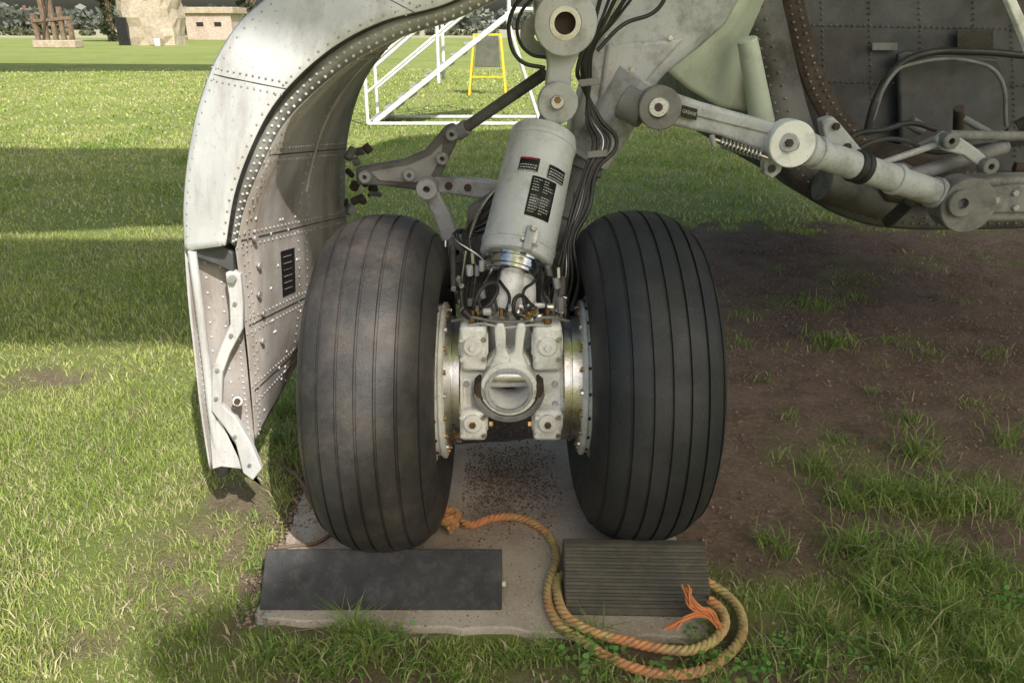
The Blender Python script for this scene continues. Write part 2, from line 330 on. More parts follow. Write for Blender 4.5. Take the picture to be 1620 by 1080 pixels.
# thatch through the sunlit lawn
n=24000; xs=rng.uniform(-3,-.75,n); ys=rng.uniform(1.3,3.8,n); k=visible(xs,ys)&(rng.random(n)<np.clip(fb(xs,ys,3,70)*2.4-.6,.08,1)); xs,ys=xs[k],ys[k]; n=len(xs)
blades('lawn_thatch',xs,ys,.006+.012*rng.random(n),np.full(n,.003),np.array([.62,.54,.35])*(.5+.6*rng.random((n,1))),2.2,grass_e,M_grass,z0=.008)
def crumbs(n,fx,smin,smax,name,mat,parent=None):
    base=np.array([(1,0,0),(-1,0,0),(0,1,0),(0,-1,0),(0,0,1),(0,0,-1)],float); fc=np.array([(0,2,4),(2,1,4),(1,3,4),(3,0,4),(2,0,5),(1,2,5),(3,1,5),(0,3,5)])
    xs,ys,zz=fx(n); n=len(xs); sz=smin+(smax-smin)*rng.random(n)**3
    R=base[None]*(sz[:,None,None]*(.6+.8*rng.random((n,6,1)))); an=rng.random(n)*6.28; c,s=np.cos(an)[:,None],np.sin(an)[:,None]
    x=R[:,:,0]*c-R[:,:,1]*s+xs[:,None]; y=R[:,:,0]*s+R[:,:,1]*c+ys[:,None]; z=R[:,:,2]*.7+zz[:,None]
    V=np.stack([x,y,z],2).reshape(-1,3); L=(fc[None]+np.arange(n)[:,None,None]*6).reshape(-1)
    me=bpy.data.meshes.new(name); npmesh(me,V,L,np.arange(n*8)*3); me.materials.append(mat); o=bpy.data.objects.new(name,me); return link(o,parent)
M_soil=paint('soil_clod',(.22,.155,.12),(.35,.26,.205),.95,0,.4,(.09,.065,.045),20,.3)
M_grit=paint('grit',(.26,.20,.14),(.12,.09,.06),.95,0,.4,(.03,.02,.015),60,.3)
def f1(n):
    xs=rng.uniform(-.9,5,n); ys=rng.uniform(1.4,6.5,n); k=(grassmask(xs,ys)<.5)&visible(xs,ys)&~((np.abs(xs)<.6)&(ys<2.6)&(ys>1.6)); return xs[k],ys[k],np.full(k.sum(),.002)
crumbs(20000,f1,.0015,.010,'soil_crumbs',M_soil,ground)
# ---------------------------------------------------------------- concrete pad
def padmat():
    m,nt,b=newmat('pad_concrete'); tc=nd(nt,'ShaderNodeTexCoord').outputs['Object']
    a=mix(nt,ramp(nt,noise(nt,tc,4,9,.65),.38,.62),(.42,.335,.265),(.60,.52,.43))
    a=mix(nt,ramp(nt,noise(nt,tc,90,5,.8),.52,.68),a,(.68,.60,.50))
    a=mix(nt,ramp(nt,noise(nt,tc,170,4,.8),.58,.68),a,(.20,.15,.11))
    sx=nd(nt,'ShaderNodeSeparateXYZ'); nt.links.new(tc,sx.inputs[0])
    ad=nd(nt,'ShaderNodeMath',operation='LESS_THAN'); nt.links.new(sx.outputs['X'],ad.inputs[0]); ad.inputs[1].default_value=-.63
    mm=nd(nt,'ShaderNodeMath',operation='MULTIPLY'); nt.links.new(ad.outputs[0],mm.inputs[0])
    nt.links.new(ramp(nt,noise(nt,tc,22,6),.48,.6),mm.inputs[1])
    a=mix(nt,mm.outputs[0],a,mix(nt,ramp(nt,noise(nt,tc,9,2),.55,.6),(.45,.47,.46),(.42,.24,.20)))
    nt.links.new(a,b.inputs['Base Color']); b.inputs['Roughness'].default_value=.9
    bump(nt,b,noise(nt,tc,120,8,.8),.8,.006); return m
M_pad=padmat()
out=[]
cor=[(-.70,1.70),(.52,1.62),(.50,2.75),(-.73,2.58)]
for i in range(4):
    p,q=cor[i],cor[(i+1)%4]
    for t in np.linspace(0,1,28,endpoint=False):
        out.append((lerp(p[0],q[0],t)+random.gauss(0,.005),lerp(p[1],q[1],t)+random.gauss(0,.004)))
N=len(out); vs=[(x,y,.014) for x,y in out]+[(x*1.01,y-.01 if y<1.8 else y,-.03) for x,y in out]
o=mk('concrete_pad',vs,[tuple(range(N))]+[(i,i+N,(i+1)%N+N,(i+1)%N) for i in range(N)],M_pad,None,True,.004); fixn(o)
def f2(n):
    xs=rng.normal(-.02,.1,n); ys=rng.normal(2.38,.13,n); k=(np.abs(xs)<.17)&(ys<2.7); return xs[k],ys[k],np.full(k.sum(),.016)
crumbs(6000,f2,.001,.005,'pad_grit',M_grit,ground)
def f3(n):
    xs=rng.uniform(-.7,.5,n); ys=rng.uniform(1.66,2.6,n); return xs,ys,np.full(n,.015)
crumbs(2500,f3,.0008,.003,'pad_sand',M_grit,ground)
def f4(n):
    xs=rng.normal(-.70,.035,n); ys=rng.uniform(1.66,2.6,n); return xs,ys,np.full(n,.012)
crumbs(1500,f4,.002,.010,'pad_edge_soil',M_soil,ground)
# ---------------------------------------------------------------- wheels
def wheel(name,cx,cy,side,yaw,M_tyre):
    R=.5;w=.175; e=empty(name,(cx,cy,R))
    prof=[]
    for r,x in [(.245,.118),(.262,.134),(.29,.150),(.32,.164)]: prof.append((r,x))
    r0=.34;n=2.35
    xl=[]
    A=np.linspace(0,math.pi/2,26)
    for a_ in A:
        x=w*math.cos(a_)**(2/n); r=r0+(R-r0)*math.sin(a_)**(2/n); xl.append((r,x))
    def rad(x): return r0+(R-r0)*(max(0,1-(abs(x)/w)**n))**(1/n)
    gro=[0,.047,.096]
    X0=[x for r,x in xl if not any(abs(x-g)<.0065 for g in gro)]
    pts=[(rad(x),x) for x in X0]
    for g in gro:
        for dx,dep in ((-.0042,0),(-.0026,.007),(.0026,.007),(.0042,0)):
            if g==0 and dx<0: continue
            pts.append((rad(g+dx)-dep,g+dx))
    pts.sort(key=lambda p:-p[1])
    half=prof+pts
    full=half+[(r,-x) for r,x in half[::-1] if x>1e-6]
    d=Vector((math.cos(yaw),math.sin(yaw),0)); c=Vector((cx,cy,R+.008))
    t=lathe('tyre',full,c,d,M_tyre,e,160,True,28)
    for v in t.data.vertices:
        if v.co.z<.03: v.co.z=.0145+v.co.z*.1
    for s in (1,-1):
        lathe('rim_flange',[(.15,.08*s),(.20,.085*s),(.215,.1*s),(.225,.135*s),(.243,.142*s),(.252,.136*s),(.25,.12*s),(.235,.11*s)],c,d,M_white,e,64)
        lathe('rim_dish',[(.03,.05*s),(.12,.03*s),(.15,.08*s)],c,d,M_dgrey,e,48)
        lathe('hub',[(.001,.1*s),(.05,.1*s),(.06,.08*s),(.06,.03*s)],c,d,M_white,e,32)
    for s in (1,-1):
        lathe('shoulder_rib',[(rad(.146),.146*s),(rad(.146)+.0035,.1475*s),(rad(.149)+.0005,.149*s)],c,d,M_tyre,e,120)
    # little moulding nibs left on the tread
    for k in range(70):
        an=random.uniform(0,6.28); xx_=random.choice([-.12,-.072,-.024,.024,.072,.12])+random.uniform(-.012,.012); dd,x_,y_=frame(d)
        rr_=x_*math.cos(an)+y_*math.sin(an); p=c+d*xx_+rr_*(rad(xx_)-.001)
        if p.z>.08: cyl('nib',p,p+rr_*.0035,.0012,M_tyre,e,seg=5)
    return e
wheel('aircraft_wheel',-.370,2.155,1,math.radians(-1.0),M_tyreL)
wheel('aircraft_wheel',.370,2.205,-1,math.radians(3.0),M_tyreR)
# ---------------------------------------------------------------- landing gear
G=empty('aircraft_landing_gear',(0,2.2,.5))
XA=Vector((1,0,0))
cyl('axle',(-.36,2.165,.508),(.36,2.195,.508),.05,M_steel,G)
for s in (-1,1):
    c=Vector((0,2.18+s*.01,.508))
    def L(n,prof,mat): return lathe(n,[(r,x*s) for r,x in prof],c,XA,mat,G,96)
    fo=.0 if s<0 else .008
    L('brake_flange',[(.10,.192+fo),(.228,.192+fo),(.236,.196+fo),(.236,.204+fo),(.229,.208+fo),(.229,.226),(.10,.226)],M_white)
    L('brake_disc',[(.10,.146),(.186,.146),(.190,.149),(.190,.165),(.182,.166),(.182,.171),(.195,.172),(.195,.192+fo)],M_steel)
    L('brake_carrier',[(.05,.112),(.15,.112),(.155,.117),(.155,.138),(.165,.140),(.165,.146)],M_white)
    for i in range(20):
        an=i*math.pi/10+.1
        bolt('flange_bolt',c+Vector((s*(.192+fo),math.cos(an)*.214,math.sin(an)*.214)),XA*-s,.0065,.008,M_brass if i%3 else M_steel,G)
        bolt('flange_edge_bolt',c+Vector((s*(.217),math.cos(an)*.229,math.sin(an)*.229)),Vector((0,math.cos(an),math.sin(an))),.005,.006,M_rust,G)
    for k,(px,py0,py1) in enumerate(((748 if s<0 else 866,517,588),(748 if s<0 else 866,650,698))):
        p0=at(px-22,py0,1.985);p1=at(px+22,py1,1.985)
        box('caliper',(p0.x,1.985,p1.z),(p1.x,2.10,p0.z),M_white,G,.012)
        m_=(p0+p1)/2
        cyl('caliper_piston_housing',(m_.x,1.972,m_.z+.012),(m_.x,2.02,m_.z+.012),.027,M_white,G)
        bolt('bleed_nut',(m_.x,1.972,m_.z+.012),(0,-1,0),.010,.010,M_brass if k else M_white,G)
        cyl('caliper_cap',(p0.x-.004,2.03,m_.z),(p1.x+.004,2.03,m_.z),.034,M_white,G)
        for dx in (-.03,.03):
            for dz in (-.028,.03): bolt('caliper_bolt',(m_.x+dx,1.985,m_.z+dz),(0,-1,0),.0075,.009,M_steel if (dx>0) else M_white,G)
        if k==0:
            q=Vector((m_.x,2.01,p0.z)); cyl('union',q-Vector((0,0,.005)),q+Vector((0,0,.022)),.011,M_brass,G,seg=6); cyl('union',q+Vector((0,0,.02)),q+Vector((0,0,.04)),.007,M_brass,G)
        else:
            bolt('end_nut',(m_.x-s*.046,2.0,m_.z),(-s,0,0),.012,.012,M_brass,G)
    plate('carrier_arm',[(727,588),(770,590),(775,640),(768,655),(727,655)] if s<0 else [(842,590),(888,588),(888,655),(848,655),(840,640)],2.03,.06,M_white,G,.01)
    for y in (606,638):
        p=at(738 if s<0 else 878,y,2.03); bolt('arm_bolt',p,(0,-1,0),.010,.012,M_grey,G)
hc=at(805,616,1.98)
ring('hub_ring',hc+Vector((0,.06,0)),(0,1,0),.080,.058,.13,M_white,G,56)
ring('hub_lip',hc+Vector((0,-.008,0)),(0,1,0),.068,.058,.012,M_grey,G,56)
cyl('hub_pin',hc+Vector((-.07,.07,.014)),hc+Vector((.07,.07,.014)),.036,M_chrome,G)
cyl('hub_back',hc+Vector((0,.125,0)),hc+Vector((0,.14,0)),.078,M_rust,G)
vs=[];fs=[]
for i in range(21):
    a_=math.radians(188+i*164/20)
    for r in (.084,.102):
        for y in (-.004,.07): vs.append(hc+Vector((math.cos(a_)*r,y,math.sin(a_)*r)))
for i in range(20):
    b0=i*4;b1=b0+4
    fs+=[(b0,b0+2,b1+2,b1),(b0+1,b1+1,b1+3,b0+3),(b0+2,b0+3,b1+3,b1+2),(b0,b1,b1+1,b0+1)]
fs+=[(0,1,3,2),(80,82,83,81)]
fixn(mk('hub_clamp',vs,fs,M_dgrey,G,True,.003))
for sx in (-1,1):
    plate('clamp_lug',[(805+sx*34,636),(805+sx*52,628),(805+sx*56,612),(805+sx*47,604),(805+sx*38,614)],1.975,.06,M_rust,G,.004)
plate('fork_prong',[(770,600),(776,578),(785,560),(782,520),(786,512),(797,512),(800,524),(800,556),(808,566),(800,582),(785,592)],1.99,.05,M_white,G,.007)
plate('fork_prong',[(838,600),(834,578),(826,560),(832,520),(830,512),(819,512),(816,524),(814,556),(803,566),(812,582),(826,592)],1.99,.05,M_white,G,.007)
plate('fork_web',[(770,575),(785,555),(826,555),(840,575),(838,600),(770,600)],2.02,.06,M_white,G,.006)
plate('leg_foot',[(776,505),(786,455),(802,430),(836,430),(848,455),(850,505),(842,560),(770,560)],2.12,.12,M_white,G,.02)
plate('leg_foot_rib',[(806,440),(818,440),(822,505),(802,505)],2.10,.03,M_white,G,.006)
for sx in (-1,1):
    plate('foot_lug',[(808+sx*38,520),(808+sx*62,512),(808+sx*70,528),(808+sx*60,545),(808+sx*40,545)],2.03,.05,M_white,G,.006)
for i in range(46):
    px=random.uniform(728,890);py=random.uniform(482,520);Y=random.uniform(1.98,2.12); p=at(px,py,Y); r=random.uniform(.005,.011)
    d=Vector((random.choice([-1,1,0]),random.choice([-1,0]),random.choice([0,0,1])))
    if d.length<.5: d=Vector((0,0,1))
    cyl('fitting',p,p+d.normalized()*random.uniform(.015,.04),r,random.choice([M_steel,M_white,M_brass,M_grey,M_dgrey,M_hose]),G,seg=random.choice([6,6,16]))
crv('cross_pipe',[at(715,508,2.03),at(745,502,2.0),at(780,508,2.0),at(830,508,2.0),at(868,502,2.0),at(900,508,2.03)],.0045,M_dgrey,G)
crv('cross_pipe',[at(728,520,2.0),at(760,512,1.99),at(795,518,2.0),at(822,516,2.0),at(850,514,1.99),at(885,520,2.0)],.004,M_grey,G)
# canister (shock absorber)
c0=at(816,410,2.17);c1=at(861,214,2.40); dC,xC,yC=frame(c1-c0); LC=(c1-c0).length
lathe('shock_canister',[(.001,-.004),(.098,-.004),(.104,.0),(.106,.006),(.106,.03),(.1085,.032),(.1085,.04),(.106,.042),(.103,LC*.5),(.1,LC-.045),(.103,LC-.043),(.103,LC-.03),(.1,LC-.027),(.098,LC-.006),(.09,LC),(.04,LC+.003),(.001,LC+.003)],c0,dC,M_can,G,72,ang=25)
lathe('chrome_collar',[(.001,-.052),(.072,-.052),(.078,-.048),(.078,-.040),(.084,-.038),(.084,-.028),(.080,-.026),(.080,-.016),(.088,-.014),(.088,-.003),(.001,-.003)],c0,dC,M_chrome,G,64)
lathe('piston',[(.001,-.16),(.034,-.16),(.038,-.15),(.038,-.05)],c0,dC,M_white,G,40)
fw=Vector((0,-1,0)); fw=(fw-dC*fw.dot(dC)).normalized(); sd=dC.cross(fw).normalized()
if sd.x<0: sd=-sd
def cp(a_,h,r): a_=math.radians(a_); return c0+dC*h+(fw*math.cos(a_)+sd*math.sin(a_))*r
def patch(n,a0,a1,h0,h1,r,mat,k=10):
    vs=[];fs=[]
    for i in range(k+1):
        for h in (h0,h1): vs.append(cp(lerp(a0,a1,i/k),h,r))
    for i in range(k): fs.append((2*i,2*i+1,2*i+3,2*i+2))
    o=mk(n,vs,fs,mat,G,True); s=o.modifiers.new('s','SOLIDIFY'); s.thickness=.0008; s.offset=0; return o
rr=.1065
patch('data_plate',-8,33,.095,.215,rr,M_black)
patch('warning_label',-33,-2,.228,.268,rr,M_black)
patch('warning_label',14,46,.222,.262,rr,M_black)
for j in range(13):
    h=.205-j*.0082
    if j in (5,): continue
    L_=[(-5,random.uniform(4,10)),(12,random.uniform(18,29))]
    for a0,a1 in L_:
        a_=a0
        while a_<a1:
            w_=random.uniform(1.2,3.8); patch('print',a_,min(a_+w_,a1),h,h+.0024,rr+.0008,M_lwhite,2); a_+=w_+1.1
for j in range(4):
    for (s0,s1) in ((-31,-5),(16,43)):
        a_=s0
        if j==0 and s0<0: continue
        while a_<s1:
            w_=random.uniform(1.5,4.5); q_=0 if s0<0 else .003; patch('print',a_,min(a_+w_,s1),.252-j*.0085-q_,.2545-j*.0085-q_,rr+.0008,M_lwhite,2); a_+=w_+1.1
def text(s,size,p,right,up,mat,parent,n='lettering'):
    cu=bpy.data.curves.new(n,'FONT'); cu.body=s; cu.size=size; cu.align_x='CENTER'; cu.align_y='CENTER'; cu.extrude=.0003; cu.materials.append(mat)
    o=bpy.data.objects.new(n,cu); S.collection.objects.link(o); o.parent=parent; o.matrix_parent_inverse=Matrix.Translation(-Vector(parent.location))
    r=Vector(right).normalized(); u=Vector(up).normalized(); nn=r.cross(u).normalized(); u=nn.cross(r)
    o.matrix_basis=Matrix.Translation(p)@Matrix((r,u,nn)).transposed().to_4x4(); return o
p=cp(-18,.262,rr+.0035); text('WARNING',.0105,p,cp(-17,.262,rr)-cp(-19,.262,rr),dC,M_red,G)
obox('canister_bracket',cp(8,-.01,.115),cp(8,.062,.115),.022,.03,M_grey,G,.004)
obox('canister_bracket',cp(16,.012,.118),cp(16,.055,.118),.012,.03,M_white,G,.003); bolt('bracket_bolt',cp(8,.05,.128),fw,.009,.01,M_steel,G)
bolt('bracket_bolt',cp(-2,.02,.112),fw,.006,.01,M_steel,G)
# upper fork lug
plate('upper_link',[(848,25),(858,0),(885,-15),(918,-8),(934,20),(936,45),(922,75),(905,110),(902,150),(898,178),(868,178),(862,150),(866,105),(862,75)],2.40,.06,M_grey,G,.01)
ring('upper_lug',at(894,37,2.38),(0,1,0),.088,.045,.05,M_grey,G)
lathe('lug_bush',[(.03,0),(.045,0),(.047,.03)],at(894,37,2.355),(0,1,0),M_steel,G)
cyl('lug_dark',at(894,37,2.392),at(894,37,2.42),.045,M_rust,G)
ring('link_pivot',at(882,162,2.37),(0,1,0),.058,.012,.05,M_grey,G); cyl('link_pin',at(882,162,2.33),at(882,162,2.36),.02,M_steel,G); bolt('pivot_nut',at(882,158,2.335),(0,-1,0),.01,.014,M_brass,G)
cyl('canister_neck',c1,at(878,172,2.44),.035,M_grey,G)
obox('clevis',at(868,205,2.40),at(880,150,2.42),.02,.07,M_grey,G)
plate('main_leg',[(838,-40),(1195,-40),(1150,40),(1110,75),(1055,118),(1020,160),(985,212),(962,262),(935,300),(905,380),(885,440),(835,440),(845,380),(868,320),(900,240),(905,190),(930,120),(915,70),(850,40)],2.55,.22,M_grey,G,.03)
plate('main_leg_web',[(960,70),(1085,60),(1035,115),(1000,160),(965,190),(945,170)],2.535,.03,M_grey,G,.012)
cyl('leg_tube',at(850,430,2.50),at(945,225,2.58),.052,M_dgrey,G)
cyl('leg_tube_upper',at(930,250,2.58),at(1010,120,2.56),.075,M_grey,G)
for t in (.15,.45,.8):
    p=at(850,430,2.50).lerp(at(945,225,2.58),t); ring('leg_clamp',p,at(945,225,2.58)-at(850,430,2.50),.060,.05,.018,M_dgrey,G)
ring('leg_boss',at(855,55,2.5),(0,1,0),.06,.02,.08,M_grey,G)
for q in ((930,100),(960,60),(1000,110),(970,150),(1060,60),(905,300)): bolt('casting_bolt',at(q[0],q[1],2.535),(0,-1,0),.009,.012,M_steel,G)
for i in range(6):
    o_=i*7+random.uniform(-3,3)
    crv('hose',[at(1010-o_*1.5,-15,2.38),at(975-o_,30+o_*.4,2.40),at(940-o_*.7,75+o_,2.42),at(934-o_*.4,130,2.45),at(928+o_*.6,190,2.45),at(938+o_,225,2.42),at(925+o_*.5,270,2.38),at(905+o_*.7,330,2.32),at(893+o_*.4,380,2.28),at(878+o_,440,2.22),at(866+o_,490,2.12)],.0045+.002*(i%2),M_hose if i!=2 else M_steel,G)
for py in (132,245,310): 
    p=at(932 if py<200 else 945-(py-245)*.35,py,2.39); obox('hose_clip',p+Vector((-.03,0,0)),p+Vector((.03,0,.006)),.010,.02,M_dgrey,G,.002)
crv('hose',[at(845,-20,2.4),at(812,15,2.4),at(806,60,2.4),at(822,95,2.4),at(862,108,2.42)],.006,M_hose,G)
crv('hose',[at(850,-10,2.42),at(822,25,2.42),at(820,60,2.42),at(838,85,2.42),at(866,92,2.42)],.005,M_hose,G)
crv('hose',[at(945,80,2.4),at(985,40,2.42),at(1040,15,2.45),at(1060,-20,2.45)],.006,M_hose,G)
for i in range(11):
    o_=random.uniform(-12,12)
    crv('hose',[at(800+o_*.5,285+i*4,2.42),at(768+o_,320+i*5,2.38),at(745+o_-i*2,370,2.3),at(733+i*4,425,2.22),at(730+i*3+o_*.4,470,2.14),at(736+i*4,508,2.05)],random.choice([.003,.004,.006]),M_hose if i%5 else M_steel,G)
crv('hose',[at(748,505,2.03),at(752,475,2.02),at(770,450,2.04),at(786,452,2.06),at(780,474,2.05),at(762,492,2.03)],.006,M_hose,G)
crv('hose',[at(820,505,2.02),at(812,485,2.0),at(820,468,2.02),at(836,478,2.04),at(846,500,2.03)],.006,M_hose,G)
crv('hose',[at(870,440,2.2),at(858,462,2.12),at(866,485,2.06),at(862,506,2.03)],.005,M_hose,G)
crv('hose',[at(760,440,2.2),at(775,425,2.2),at(790,430,2.12),at(782,465,2.06),at(790,500,2.03)],.004,M_hose,G)
crv('hose',[at(852,430,2.2),at(842,448,2.08),at(828,462,2.04),at(832,490,2.02)],.0045,M_hose,G)
crv('hose',[at(774,430,2.2),at(796,452,2.08),at(806,470,2.05),at(798,500,2.02)],.0045,M_hose,G)
for i in range(10):
    a0=random.uniform(860,892); crv('cable',[at(a0,random.uniform(400,430),2.26),at(a0+random.uniform(-10,8),450,2.2),at(a0+random.uniform(-8,8),480,2.12),at(a0-random.uniform(-6,10),510,2.04)],random.uniform(.0025,.005),random.choice([M_hose,M_hose,M_dgrey]),G)
for i in range(8):
    a0=random.uniform(722,765); p=at(a0,random.uniform(415,480),2.16); cyl('hose_ferrule',p,p+Vector((random.gauss(0,.005),random.gauss(0,.005),.03)),random.uniform(.007,.011),random.choice([M_steel,M_dgrey,M_grey]),G,seg=6)
for i in range(6):
    a0=random.uniform(858,890); p=at(a0,random.uniform(430,490),2.12); cyl('hose_ferrule',p,p+Vector((random.gauss(0,.005),random.gauss(0,.005),.03)),random.uniform(.007,.011),random.choice([M_steel,M_dgrey,M_grey]),G,seg=6)
for i,(a_,b_) in enumerate((((705,380),(700,445)),((716,390),(718,455)),((735,400),(730,475)),((752,430),(750,490)),((868,450),(870,500)),((890,440),(888,490)))):
    cyl('hydraulic_pipe',at(*a_,2.45-.05*i),at(*b_,2.4-.06*i),.010,M_dgrey if i%2 else M_steel,G)
    ring('pipe_nut',at(*b_,2.4-.06*i),(0,0,1),.015,.009,.018,M_steel,G,6)
plate('side_bracket',[(562,266),(640,252),(672,238),(705,199),(716,195),(728,205),(724,222),(705,262),(692,292),(665,302),(600,294),(564,293)],2.80,.035,M_dgrey,G,.008)
plate('side_bracket_recess',[(585,272),(645,262),(680,246),(700,226),(698,250),(680,282),(655,290),(600,286)],2.793,.01,M_grey,G,.003)
for q in ((578,279),(648,276),(676,294),(715,212),(700,250)): ring('bracket_boss',at(q[0],q[1],2.785),(0,1,0),.022,.008,.04,M_grey,G,24)
cyl('stay_rod',at(722,212,2.82),at(862,116,2.62),.019,M_dgrey,G); cyl('stay_rod_end',at(722,212,2.82),at(740,200,2.80),.027,M_grey,G)
plate('torque_link',[(668,290),(690,280),(760,284),(835,296),(862,310),(850,335),(780,318),(700,306),(675,306)],2.70,.04,M_grey,G,.008)
for q in ((710,294),(740,297),(790,306)): cyl('link_hole',at(q[0],q[1],2.694),at(q[0],q[1],2.70),.013,M_rust,G)
plate('torque_link',[(666,300),(690,296),(712,340),(735,400),(738,450),(728,475),(704,470),(700,440),(706,405),(690,355)],2.68,.05,M_grey,G,.01)
plate('torque_link',[(740,330),(790,300),(812,330),(790,370),(760,420),(742,440),(735,400)],2.55,.06,M_dgrey,G,.01)
ring('link_joint',at(676,297,2.66),(0,1,0),.035,.012,.07,M_grey,G); ring('link_joint',at(722,395,2.64),(0,1,0),.04,.014,.08,M_dgrey,G)
obox('lower_cross_bar',at(700,462,2.75),at(900,462,2.75),.06,.08,M_dgrey,G,.01)
plate('leg_rear',[(760,330),(800,320),(830,400),(900,400),(905,520),(740,520),(742,420)],2.45,.1,M_dgrey,G,.02)
for i in range(16):
    p=at(random.uniform(545,590),random.uniform(238,335),random.uniform(2.85,2.95)); d=Vector((random.gauss(0,1),random.gauss(0,1),random.gauss(0,1))).normalized()
    cyl('latch_part',p,p+d*random.uniform(.02,.07),random.uniform(.006,.018),random.choice([M_rust,M_rust,M_dgrey]),G,seg=10)
# drag strut
plate('drag_arm',[(1000,158),(1020,144),(1045,138),(1070,148),(1110,162),(1180,182),(1232,196),(1262,196),(1280,225),(1262,258),(1235,262),(1200,238),(1140,216),(1070,200),(1040,202),(1010,190)],2.40,.06,M_grey,G,.01)
plate('drag_arm_rib',[(1075,158),(1225,202),(1225,214),(1150,196),(1072,176)],2.392,.02,M_grey,G,.004)
ring('pivot',at(1042,170,2.385),(0,1,0),.062,.018,.06,M_dgrey,G); cyl('pivot_pin',at(1042,170,2.345),at(1042,170,2.38),.03,M_steel,G); cyl('pivot_core',at(1042,170,2.34),at(1042,170,2.348),.012,M_rust,G)
cyl('pivot_sleeve',at(985,160,2.45),at(1020,178,2.42),.05,M_dgrey,G)
ring('pivot',at(1248,226,2.385),(0,1,0),.068,.02,.07,M_white,G); cyl('pivot_pin',at(1248,226,2.34),at(1248,226,2.36),.028,M_grey,G); bolt('pivot_nut',at(1248,226,2.34),(0,-1,0),.012,.012,M_rust,G)
plate('lower_lug',[(1215,240),(1240,255),(1236,272),(1222,284),(1208,276),(1208,260)],2.39,.04,M_grey,G,.006); cyl('lug_hole',at(1221,267,2.384),at(1221,267,2.39),.012,M_rust,G)
plate('tag',[(1079,166),(1104,173),(1102,191),(1077,184)],2.385,.006,M_black,G,.001)
text('GREASE',.0125,at(1090.5,178.5,2.3835),at(1104,182,2.38)-at(1079,175,2.38),(0,0,1),M_lwhite,G)
hp=[]
s0,s1=at(1140,226,2.37),at(1205,246,2.37); d_,x_,y_=frame(s1-s0)
for i in range(160):
    a_=i/160*2*math.pi*11; hp.append(s0.lerp(s1,i/159)+(x_*math.cos(a_)+y_*math.sin(a_))*.013)
crv('spring',hp,.003,M_steel,G,smooth=False); cyl('spring_rod',at(1128,220,2.37),at(1215,250,2.37),.005,M_steel,G); cyl('spring_end',at(1126,214,2.37),at(1130,232,2.37),.008,M_grey,G)
cyl('drag_tube',at(1262,232,2.42),at(1500,312,2.62),.044,M_grey,G)
for t,m_ in ((.06,M_grey),(.12,M_grey),(.36,M_hose),(.40,M_hose),(.62,M_grey),(.9,M_grey)):
    a_=at(1262,232,2.42).lerp(at(1500,312,2.62),t); ring('tube_band',a_,at(1500,312,2.62)-at(1262,232,2.42),.051,.03,.022,m_,G)
ring('end_knuckle',at(1520,321,2.60),(0,1,0),.090,.02,.10,M_dgrey,G); ring('end_knuckle_in',at(1520,321,2.545),(0,1,0),.045,.018,.03,M_dgrey,G)
plate('knuckle_arm',[(1482,300),(1520,282),(1700,278),(1720,350),(1530,352),(1495,350)],2.62,.10,M_dgrey,G,.015)
plate('knuckle_cheek',[(1540,300),(1600,292),(1720,290),(1720,335),(1560,338)],2.60,.03,M_dgrey,G,.008)
for q in ((1575,316),(1605,305),(1605,328)): bolt('cheek_bolt',at(q[0],q[1],2.6),(0,-1,0),.011,.012,M_grey,G)
plate('small_link',[(1300,190),(1318,184),(1330,196),(1360,232),(1375,252),(1340,262),(1318,248),(1305,220)],2.50,.05,M_grey,G,.007)
for q in ((1322,200),(1340,232),(1322,242)): bolt('link_bolt',at(q[0],q[1],2.495),(0,-1,0),.012,.012,M_rust,G)
plate('idler_link',[(1480,222),(1496,208),(1515,214),(1550,238),(1575,262),(1560,272),(1525,246),(1490,238)],2.60,.03,M_grey,G,.006)
for q in ((1500,222),(1562,262)): ring('idler_eye',at(q[0],q[1],2.59),(0,1,0),.026,.01,.05,M_dgrey,G,24)
cyl('control_rod',at(1385,262,2.62),at(1500,222,2.62),.011,M_grey,G); cyl('control_rod',at(1500,214,2.66),at(1690,216,2.9),.016,M_dgrey,G)
cyl('actuator',at(1420,285,2.64),at(1590,232,2.8),.025,M_dgrey,G)
crv('hose',[at(1320,245,2.5),at(1350,215,2.55),at(1400,205,2.6),at(1440,195,2.65),at(1480,205,2.7)],.009,M_hose,G)
crv('hose',[at(1330,255,2.5),at(1380,225,2.55),at(1430,222,2.6),at(1470,240,2.65),at(1560,230,2.8),at(1650,225,2.9)],.008,M_hose,G)
# ---------------------------------------------------------------- gear door
D=empty('landing_gear_door',(-.8,2.5,.9))
A_up=[at(700,-170,2.12),at(560,-110,2.12),at(470,-45,2.12),at(420,0,2.12),at(378,38,2.12),at(342,95,2.11),at(314,170,2.10),at(298,250,2.09),at(291,330,2.08),at(293,396,2.07)]
B_up=[at(860,-75,2.0),at(780,-30,2.0),at(700,8,2.0),at(610,32,2.0),at(540,66,2.0),at(480,113,2.0),at(430,170,2.0),at(394,240,2.0),at(370,310,2.0),at(357,388,2.0)]
C_up=[at(875,-45,2.05),at(795,-5,2.05),at(715,32,2.05),at(630,60,2.05),at(560,96,2.05),at(496,146,2.05),at(446,200,2.05),at(410,270,2.05),at(386,330,2.05),at(373,392,2.05)]
NN=60
A_=smoothpath(A_up,NN);B_=smoothpath(B_up,NN);C_=smoothpath(C_up,NN)
Mid=(A_+B_)/2; Mid[:,1]-=.008
R1=A_*.75+Mid*.25+np.array([0,-.006,0]); R3=Mid*.4+B_*.6+np.array([0,-.002,0])
rim,_=sheet('front_rim',[A_,A_*.94+Mid*.06+np.array([0,-.005,0]),R1,Mid,R3,B_],NN,M_door,D,.004)
B2=B_+(C_-B_)*.12; B2[:,1]+=.03
sheet('seam_channel',[B_,B2],NN,M_hose,D)
sheet('rivet_flange',[B2,C_],NN,M_edge,D,.003)
